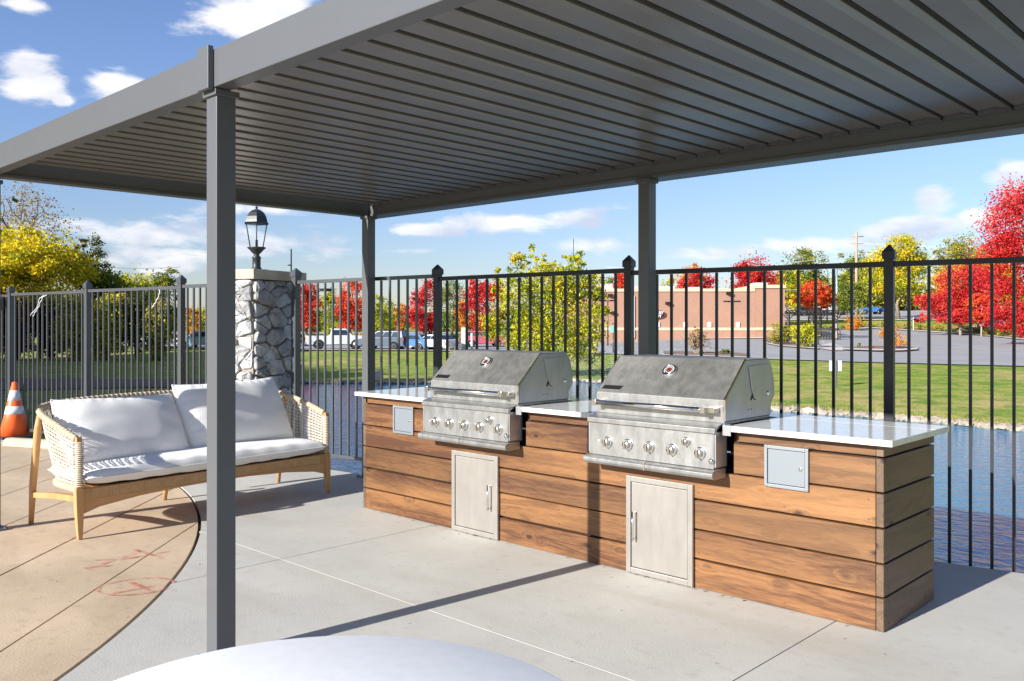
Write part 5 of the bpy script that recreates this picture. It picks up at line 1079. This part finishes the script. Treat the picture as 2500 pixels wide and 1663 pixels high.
bx('band',1380,1845,807,800,.08,.3,M['cream'],bd); bx('band',1845.3,1916.8,806.5,799.5,.13,.3,M['cream'],bd)
bx('parapet_step',1838,1846,704,698,.1,6,M['cream'],bd)
for u0,u1,v0,v1,dp in((1425,1500,704,690,6),(1555,1655,704,697,8),(1690,1720,704,699,4),(1855,1885,695,688,3)):
    o=bx('rooftop_unit',u0,u1,v0,v1,-2.,dp,M['roofgrey'],bd)
for u in(1533,1549): bx('downpipe',u-1.2,u+1.2,826,722,.16,.2,M['white'],bd)
for u in(1608,1674,1733,1802): bx('notice_plate',u-4,u+4,799,787,.14,.2,M['white'],bd)
for u,v in((1490,720),(1631,740),(1779,716),(1495,763)): bx('wall_light',u-6,u+5,v+3,v-3,.5,.6,M['dial'],bd)
# oval sign
def wallpt(u,v,out):
    t=(u-1380)/(1916-1380); p=BA*(1-t)+BBp*t; nrm=np.cross((BBp-BA)/np.linalg.norm(BBp-BA),[0,0,1]); nrm/=np.linalg.norm(nrm)
    if nrm@FW>0: nrm=-nrm
    return np.array([p[0],p[1],zat(v,DB)])+nrm*out,nrm
p,nr=wallpt(1606,768,.05); ex=(BBp-BA)*[1,1,0]; ex/=np.linalg.norm(ex); k=MB(); k.prism([p+ex*.95*math.cos(a)+np.array([0,0,.50*math.sin(a)]) for a in np.linspace(0,2*PI,37)[:-1]],nr*.12); sg=k.build('oval_sign',M['dial'],bd,origin=p,label='black oval sign with white lettering')
k=MB(); 
for i in range(36):
    a0,a1=2*PI*i/36,2*PI*(i+1)/36
    q=[p+nr*.125+ex*.95*r*math.cos(a)+np.array([0,0,.50*r*math.sin(a)]) for r,a in((.93,a0),(.97,a0),(.97,a1),(.93,a1))]; k.add(q,[(0,1,2,3)])
k.build('sign_rim',M['red'],sg,origin=p)
for txt,dz in(('CARRY',.07),('OUT',-.33)):
    cu=bpy.data.curves.new('sign_text','FONT'); cu.body=txt; cu.size=.42; cu.align_x='CENTER'; cu.extrude=.01; cu.offset=.012; tmp=bpy.data.objects.new('tmp',cu); COL.objects.link(tmp); bpy.context.view_layer.update()
    me=bpy.data.meshes.new_from_object(tmp); bpy.data.objects.remove(tmp); me.materials.append(M['white']); o=bpy.data.objects.new('sign_lettering',me); COL.objects.link(o); o.parent=sg; o['label']='white letters '+txt
    ey=np.array([0,0,1.]); R_=Matrix(((ex[0],ey[0],nr[0]),(ex[1],ey[1],nr[1]),(ex[2],ey[2],nr[2]))).to_4x4(); pos=p+nr*.15+np.array([0,0,dz]); o.matrix_local=Matrix.Translation(Vector(pos-wloc(sg)))@R_
# ------------------------------------------------------------------ poles, lamps, sign
def pole(name,u,d,vtop,r,m,lab,cat,extra=None,group=None):
    b0=W(u,d,-.1); t=thing(name,tuple(b0),lab,cat,group); z=zat(vtop,d); b=MB(); b.tube([b0,[b0[0],b0[1],z]],[r,r*.7],8); b.build('pole_shaft',m,t)
    if extra: extra(t,np.array([b0[0],b0[1],z]),b0)
    return t
M['wood_pole']=mat('wood_pole',(.42,.30,.20),.9,0,.1,vary=.1,vscale=2)
def heads(t,top,b0):
    for s in(-1,1): b=MB(); c=top+RT*s*.55; b.box(c-[.28,.2,.0],c+[.28,.2,.16]); b.build('lamp_head',M['dial'],t)
    b=MB(); b.tube([top-RT*.5+[0,0,.05],top+RT*.5+[0,0,.05]],.05,6); b.build('arm',M['dial'],t)
def cross(t,top,b0):
    for dz in(.9,2.2): b=MB(); b.tube([top-RT*1.3-[0,0,dz],top+RT*1.3-[0,0,dz]],.09,5); b.build('crossarm',M['wood_pole'],t)
def bands(t,top,b0):
    for k in(-.5,.0,.55): b=MB(); b.tube([b0+RT*k*1.2+[0,0,.1],b0+RT*(k*.6)+[0,0,3.6]],.09,6); b.build('yellow_guard',M['yellowp'],t)
M['yellowp']=mat('yellow_plastic',(.75,.55,.06),.5)
pole('car_park_lamp',1787,92,738,.07,M['dial'],'twin-head black car park lamp in front of the brick wall','lamp post',heads)
pole('car_park_lamp',1484,88,736,.07,M['dial'],'black car park lamp at the left end of the brick wall','lamp post',heads)
pole('utility_pole',2091,165,566,.28,M['wood_pole'],'tall wooden utility pole by the street','utility pole',cross)
pole('utility_pole',2043,150,652,.20,M['galv'],'shorter pale pole with yellow guy guards by the street','utility pole',lambda t,top,b0:bands(t,top,b0+RT*4))
pole('antenna_mast',1400,150,582,.07,M['dial'],'thin mast rising above the big yellow-green tree','mast')
pole('utility_pole',711,120,608,.13,M['dial'],'slim dark pole rising over the stone pillar cap','utility pole',lambda t,top,b0:[MB().box(top+RT*-.5-[0,0,2.3],top+RT*.1-[0,0,2.15]).build('bracket_arm',M['dial'],t),MB().box(top+RT*.0-[0,0,3.7],top+RT*.8-[0,0,3.6]).build('bracket_arm',M['dial'],t)])
pole('car_park_lamp',778,95,708,.06,M['dial'],'slim lamp post with one arm behind the gate','lamp post',lambda t,top,b0:MB().box(top+RT*.1-[0,0,.15],top+RT*1.4-[0,0,-.15]).build('lamp_head',M['dial'],t))
pole('box_post',1497,70,812,.05,M['dial'],'small green box on a post left of the nearer grill','post',lambda t,top,b0:MB().box(top-[.22,.2,.0],top+[.22,.2,.55]).build('box',mat('box_green',(.12,.30,.24),.5),t))
def cable(u0,v0,d0,u1,v1,d1,sag,lab,r=.035):
    a=CAM*[1,1,0]+(FW+RT*K(u0))*d0+[0,0,zat(v0,d0)]; c=CAM*[1,1,0]+(FW+RT*K(u1))*d1+[0,0,zat(v1,d1)]; P=[a+(c-a)*t-np.array([0,0,4*sag*t*(1-t)]) for t in np.linspace(0,1,24)]
    b=MB(); b.tube(P,r,4); o=b.build('power_line',M['cable'],None,origin=a); tag(o,lab,'power line','power lines')
M['cable']=mat('cable_pale',(.62,.60,.55),.5)
cable(1480,652,165,2091,618,165,1.5,'upper power line from the tall pole leftwards over the flat roof'); cable(2091,593,165,2650,578,150,1.2,'top power line running right from the tall pole')
cable(2091,618,165,2650,605,150,1.2,'lower power line running right from the tall pole'); cable(1900,708,150,2043,690,150,.4,'low power line reaching the pale pole over the orange maple')
cable(120,640,95,440,652,120,.4,'upper power line crossing the olive thicket at the left'); cable(120,652,95,440,664,120,.4,'middle power line crossing the olive thicket at the left'); cable(250,684,95,445,690,120,.3,'lowest power line crossing the olive thicket at the left')
cable(700,752,118,1180,757,118,.3,'low power line passing behind the red maples'); cable(1040,700,125,1230,708,125,.3,'power line behind the maples left of the big yellow tree')
# blank white sign on the lawn
sb=G(2041,945); t=thing('lawn_sign',tuple(sb),'blank white sign board on a dark post on the lawn','sign'); ds_=dof(2041,945)
b=MB(); b.box(sb+[-.035,-.035,-.1],[sb[0]+.035,sb[1]+.035,zat(880,ds_)]); b.build('post',M['charcoal'],t)
c=sb+FW*.05; hw=15/FPX*ds_; b=MB(); b.prism([c-RT*hw+[0,0,zat(906,ds_)-c[2]],c+RT*hw+[0,0,zat(906,ds_)-c[2]],c+RT*hw+[0,0,zat(881,ds_)-c[2]],c-RT*hw+[0,0,zat(881,ds_)-c[2]]],FW*.02); b.build('board',M['white'],t)
# concrete block at the waterline
cb_=W(926,44.5); b=MB(); z1=zat(905,44.5); b.prism([cb_-RT*.19-FW*.2,cb_+RT*.19-FW*.2,cb_+RT*.19+FW*.2,cb_-RT*.19+FW*.2][::1],(0,0,z1-cb_[2])); 
b.v=[v-[0,0,.6]*(v[:,2:]<cb_[2]+.2) for v in b.v]; o=b.build('water_outlet_block',M['kerb'],None,origin=cb_,bevel=.03); tag(o,'pale concrete outlet block standing at the waterline','concrete block')
# utility cabinets
for u0,u1,v0,v1,lab in((1126,1142,833,800,'taller cream utility cabinet beside the bare bush'),(1149,1154,831,813,'small white utility cabinet beside the cream one')):
    p=W(u0,80); b=MB(); w=(u1-u0)/FPX*80; z=zat(v1,80); b.prism([p,p+RT*w,p+RT*w+FW*.9,p+FW*.9],(0,0,z-p[2])); o=b.build('utility_cabinet',M['cream2'] if 'cream2' in M else M.setdefault('cream2',mat('cabinet_cream',(.55,.56,.47),.6)),None,origin=p,bevel=.04); tag(o,lab,'cabinet','utility cabinets')
# ------------------------------------------------------------------ vehicles
M['cglass']=mat('car_glass',(.02,.035,.055),.06,0,.9); M['tyre']=mat('tyre',(.02,.02,.022),.8); M['rim']=mat('rim',(.45,.46,.48),.3,.8); M['tail']=mat('tail_light',(.55,.02,.02),.25); M['head']=mat('head_light',(.75,.77,.8),.15)
def car(name,u,d,yaw_off,kind,col,lab,Lc=4.6,Wc=1.85,Hc=1.5,dz=.08,cat='car',group='vehicles in the car parks'):
    base=W(u,d,dz); t=thing(name,tuple(base),lab,cat,group); a=yaw_off; hx=RT*math.cos(a)+FW*math.sin(a); hy=-RT*math.sin(a)+FW*math.cos(a)
    def Q(x,y,z): return base+hx*x+hy*y+np.array([0,0,z])
    m=mat('car_paint_'+kind,col,.42,0,.35,coat=.15); h=Hc; s=Lc/4.6; w=Wc/2; wr=.33 if kind!='truck' else .43; g=.22 if kind!='truck' else .48
    if kind=='sedan': low=[(-2.3,g),(2.3,g),(2.3,.62),(2.2,.75),(1.25,.92),(-1.5,.98),(-2.2,.95),(-2.3,.75)]; cab=[(-1.75,.95),(-1.15,h-.04),(-.2,h),(.35,h-.03),(1.3,.90)]
    elif kind=='suv': low=[(-2.3,g+.1),(2.3,g+.1),(2.3,.75),(2.2,.98),(1.25,1.08),(-2.25,1.12),(-2.3,.8)]; cab=[(-2.22,1.10),(-2.05,h-.03),(-1.5,h),(.35,h-.02),(1.1,1.06)]
    else: low=[(-2.3,g),(2.3,g),(2.3,1.05),(2.2,1.22),(1.2,1.30),(-.55,1.30),(-.56,1.28),(-2.3,1.28)]; cab=[(-.55,1.28),(-.45,h-.03),(-.2,h),(.65,h-.02),(1.15,1.28)]
    low=[(x*s,z) for x,z in low]; cab=[(x*s,z) for x,z in cab]
    # wheel arches are cut as steps in the lower outline
    xs=(1.42*s,-1.38*s); body=[]
    def arch(xc): return [(xc+wr*1.18*math.cos(q),max(low[0][1],wr+wr*1.18*math.sin(q))) for q in np.linspace(PI,0,9)]
    body=[low[0]]+arch(xs[1])+arch(xs[0])+low[1:]
    b=MB(); b.prism([Q(x,-w,z) for x,z in body],hy*(2*w)); bo=b.build('body',m,t,bevel=.05)
    b=MB(); n=len(cab); A=[Q(x,-w*.94,z) for x,z in cab]; B=[Q(x,w*.94,z) for x,z in cab]
    for i,(x,z) in enumerate(cab):
        if 0<i<n-1: A[i]=Q(x,-w*.76,z);B[i]=Q(x,w*.76,z)
    b.add(A+B,[tuple(range(n))[::-1],tuple(range(n,2*n))]+[(i,(i+1)%n,(i+1)%n+n,i+n) for i in range(n)]); b.build('cabin',m,bo,bevel=.03)
    # side windows and screens, slightly proud of the cabin
    def lerp(p,q,f): return p+(q-p)*f
    for sd in(-1,1):
        X=[x for x,_ in cab]; z0=cab[0][1]+.05; z1=h-.13; yb=w*.94; yt=w*.78
        xa,xb=cab[0][0]+.25,cab[-1][0]-.30; parts=2 if kind!='suv' else 3; ta=cab[1][0]+.12; tb_=cab[-2][0]+.02
        for k in range(parts):
            f0=k/parts+.02; f1=(k+1)/parts-.02; q=[Q(xa+(xb-xa)*f0,sd*(yb+.012),z0),Q(xa+(xb-xa)*f1,sd*(yb+.012),z0),Q(ta+(tb_-ta)*f1,sd*(yt+.025),z1),Q(ta+(tb_-ta)*f0,sd*(yt+.025),z1)]
            b=MB(); b.prism(q,hy*(.008*sd)); b.build('side_window',M['cglass'],bo)
    for (i,j,nm) in((0,1,'rear_window'),(n-1,n-2,'windscreen')):
        x0,z0=cab[i];x1,z1=cab[j]; sg=-1 if i==0 else 1; q=[Q(x0+sg*.015+(x1-x0)*.12,-w*.80,z0+(z1-z0)*.12),Q(x0+sg*.015+(x1-x0)*.12,w*.80,z0+(z1-z0)*.12),Q(x1+sg*.015-(x1-x0)*.06,w*.70,z1-(z1-z0)*.08),Q(x1+sg*.015-(x1-x0)*.06,-w*.70,z1-(z1-z0)*.08)]
        b=MB(); b.prism(q,hx*sg*.01+np.array([0,0,.008])); b.build(nm,M['cglass'],bo)
    for xw in xs:
        for sd in(-1,1):
            c=Q(xw,sd*(w-.22),wr); b=MB(); b.lathe([(wr*.6,0),(wr*.97,.0),(wr,.03),(wr,.19),(wr*.97,.22),(wr*.62,.22)],c,axis=hy*sd,seg=20); wh=b.build('wheel',M['tyre'],t)
            b=MB(); b.lathe([(wr*.62,.18),(wr*.60,.225),(wr*.15,.20),(.01,.21)],c,axis=hy*sd,seg=14); b.build('rim',M['rim'],wh)
    zl=.72 if kind=='sedan' else (.95 if kind=='suv' else 1.0)
    for sd in(-1,1):
        b=MB(); c=Q(low[0][0]-.02,sd*(w-.17),zl); b.prism([c-hy*.15-[0,0,.12],c+hy*.15-[0,0,.12],c+hy*.15+[0,0,.12],c-hy*.15+[0,0,.12]],hx*.25); b.build('tail_light',M['tail'],bo)
        c=Q(low[1][0]-.20,sd*(w-.22),zl-.05); b=MB(); b.prism([c-hy*.2-[0,0,.08],c+hy*.2-[0,0,.08],c+hy*.2+[0,0,.08],c-hy*.2+[0,0,.08]],hx*.23); b.build('head_light',M['head'],bo)
    for sg,nm in((-1,'rear_bumper'),(1,'front_bumper')):
        c=Q(sg*2.3*s,0,g+.12); b=MB(); b.prism([c-hy*w*.96-[0,0,.11],c+hy*w*.96-[0,0,.11],c+hy*w*.96+[0,0,.11],c-hy*w*.96+[0,0,.11]],hx*sg*.08); b.build(nm,M['rim'] if kind=='truck' else m,bo)
    if kind=='truck':
        b=MB(); b.prism([Q(-2.18*s,-w*.86,1.285),Q(-.66*s,-w*.86,1.285),Q(-.66*s,w*.86,1.285),Q(-2.18*s,w*.86,1.285)],(0,0,.012)); b.build('truck_bed',M['dial'],bo)
    return t
car('pickup_truck',822,82,.28,'truck',(.62,.64,.66),'white pickup truck parked beyond the gate, tail lights to the left',Lc=5.6,Wc=2.0,Hc=1.93,cat='pickup truck')
car('parked_suv',938,81,PI-.3,'suv',(.06,.09,.13),'dark blue-grey SUV parked right of the white pickup',Lc=4.7,Wc=1.9,Hc=1.75)
car('parked_car',1018,80,PI-.75,'sedan',(.07,.16,.32),'blue sedan parked behind the round red maple',Hc=1.45)
car('parked_car',1062,78.5,PI-.7,'sedan',(.55,.58,.62),'silver sedan parked left of the bare bush',Hc=1.42)
car('parked_car',1180,88,.2,'suv',(.50,.10,.16),'pinkish red car half hidden by the big yellow-green tree',Lc=4.3,Hc=1.6)
car('parked_car',385,88,.1,'suv',(.62,.64,.68),'white van-like car parked behind the left thicket',Lc=4.8,Hc=1.7)
car('parked_car',418,87,PI/2+.3,'sedan',(.70,.72,.75),'small white car behind the third fence post',Hc=1.4)
car('parked_car',492,86,PI-.3,'suv',(.16,.32,.42),'teal blue SUV beside the near pergola post',Hc=1.7)
car('parked_car',2415,114,PI-.2,'sedan',(.78,.80,.83),'white car half hidden under the scarlet maple',Lc=5.2,Hc=1.6)
for i,(u,d,c,lab,kd) in enumerate([(1935,165,(.7,.72,.75),'white van far down the street behind the timber pergola','suv'),(1962,168,(.16,.3,.42),'blue car far down the street','sedan'),(1990,170,(.35,.08,.07),'dark red car far down the street','sedan'),(2012,172,(.75,.76,.78),'white car far down the street by the pale pole','suv'),(2072,170,(.10,.30,.36),'teal car far down the street beside the utility pole','sedan'),(2125,172,(.05,.18,.42),'blue pickup far down the street left of the tall fence post','truck')]): car('street_car',u,d,.1,kd,c,lab,group='cars along the far street')
# ------------------------------------------------------------------ timber pergola and bike rack by the car park
tp=thing('timber_pergola',tuple(W(1985,98)),'small dark timber pergola with slatted roof beside the car park','pergola')
DT=98.; M['darkwood']=mat('dark_timber',(.055,.045,.04),.8); M['greywood']=mat('weathered_timber',(.30,.22,.19),.85)
def PT(u,d,v): p=CAM*[1,1,0]+(FW+RT*K(u))*d; return np.array([p[0],p[1],zat(v,DT)])
for u,d in((1925,DT),(1983,DT-1.5),(2003,DT+2.5),(2042,DT)):
    b=MB(); p=PT(u,d,764); g_=W(u,d); b.box([p[0]-.12,p[1]-.12,g_[2]-.1],[p[0]+.12,p[1]+.12,p[2]]); b.build('post',M['darkwood'] if u<2030 else M['greywood'],tp)
    for s in(-1,1): b=MB(); b.tube([p-[0,0,.8],p+RT*s*.7-[0,0,.05]],.07,4); b.build('brace',M['darkwood'],tp)
for dd in(-1.6,2.6): b=MB(); a=PT(1916,DT+dd,764);c=PT(2048,DT+dd,765); b.tube([a,c],.16,4,smooth=False); b.build('roof_beam',M['darkwood'],tp)
for k in range(16):
    u=1922+k*8.2; a=PT(u-5,DT-2.2,761);c=PT(u+4,DT+3.4,756); b=MB(); b.tube([a,c],.07,4,smooth=False); b.build('rafter',M['darkwood'],tp)
rk=thing('bike_rack',tuple(W(2020,94)),'dark metal bike rack under the timber pergola','bike rack')
for k in range(8):
    u=1996+k*7; p=W(u,93,.02); P=[p+RT*(.28*math.cos(q))+np.array([0,0,.75+.5*math.sin(q)]) for q in np.linspace(0,PI,8)]; b=MB(); b.tube([p+RT*.28]+P+[p-RT*.28],.045,5); b.build('hoop',M['darkwood'],rk)
for z in(.15,1.15): b=MB(); b.tube([W(1993,93,z),W(2049,93,z)],.05,5); b.build('rail',M['darkwood'],rk)
# boulder by the walkway, marker stakes
b=MB(); p=W(1992,72,.0); b.lathe([(.45,-.1),(.5,.1),(.38,.30),(.18,.42),(.01,.44)],p,seg=9,smooth=False); o=b.build('boulder',M['kerb'],None,origin=p,bevel=.05); tag(o,'pale rounded boulder at the end of the shrub bed','boulder')
for u,lab in((2181,'thin white marker stake left of the scarlet maples'),(2230,'second thin white marker stake nearer the scarlet maples')):
    p=W(u,118); b=MB(); b.tube([p,p+[0,0,1.9]],.045,5); t=b.build('marker_stake',M['white'],None,origin=p); tag(t,lab,'stake','marker stakes on the verge')
# ------------------------------------------------------------------ fountain in the pond
def fountain():
    c=CAM*[1,1,0]+(FW+RT*K(1440))*24+[0,0,WATER]; r=np.random.default_rng(9); n=26000; V=[]
    th_=r.uniform(0,2*PI,n); ang=np.radians(r.normal(66,7,n)); v0=r.normal(6.6,.5,n); g=9.8; T=2*v0*np.sin(ang)/g; t=r.uniform(0,1,n)**.8*T
    R_=v0*np.cos(ang)*t; z=v0*np.sin(ang)*t-.5*g*t*t; P=np.stack([c[0]+R_*np.cos(th_),c[1]+R_*np.sin(th_),c[2]+z],1)+r.normal(0,.03,(n,3)); s=r.uniform(.004,.010,(n,1))
    a=r.normal(0,1,(n,3)); a/=np.linalg.norm(a,axis=1)[:,None]; b2=np.cross(a,r.normal(0,1,(n,3))); b2/=np.linalg.norm(b2,axis=1)[:,None]
    V=np.stack([P-a*s,P+b2*s,P+a*s],1).reshape(-1,3)-c; me=bpy.data.meshes.new('fountain_spray'); me.from_pydata(V.tolist(),[],np.arange(3*n).reshape(-1,3).tolist()); me.materials.append(mat('spray',(.9,.93,.97),.4,0,.8))
    o=bpy.data.objects.new('fountain_spray',me); COL.objects.link(o); o.location=c; tag(o,'white spray of a fountain in the pond behind the grills','fountain',kind='stuff')
fountain()

# ------------------------------------------------------------------ bits of leaf litter and grit on the slabs
def litter():
    r=np.random.default_rng(77); V=[];F=[]
    for i in range(150):
        x=r.uniform(-9,3.2); y=r.uniform(-4.2,1.0)
        if -4.1<x<.1 and -.02<y<.75: y-=.9
        a=r.uniform(0,6.28); L=r.uniform(.003,.010); w=L*r.uniform(.3,.6); c,s_=math.cos(a),math.sin(a); k=len(V)
        for px,py,pz in((-L,0,.002),(0,-w,.005),(L,0,.003),(0,w,.006)): V.append((x+px*c-py*s_,y+px*s_+py*c,pz+.002))
        F.append((k,k+1,k+2,k+3))
    for i in range(60):
        x=r.uniform(-4,0); k=len(V); L=r.uniform(.004,.014)
        V+= [(x-L,-.012-r.uniform(0,.03),.003),(x,-.02-L,.004),(x+L,-.012,.005)]; F.append((k,k+1,k+2))
    b=MB(); b.add(V,F); o=b.build('leaf_litter',mat('leaf_litter',(.16,.10,.055),.9,0,.1,col2=(.30,.20,.09),vscale=8)); tag(o,'scattered crumbs of dry leaf on the patio slabs','leaf litter',kind='stuff')
litter()
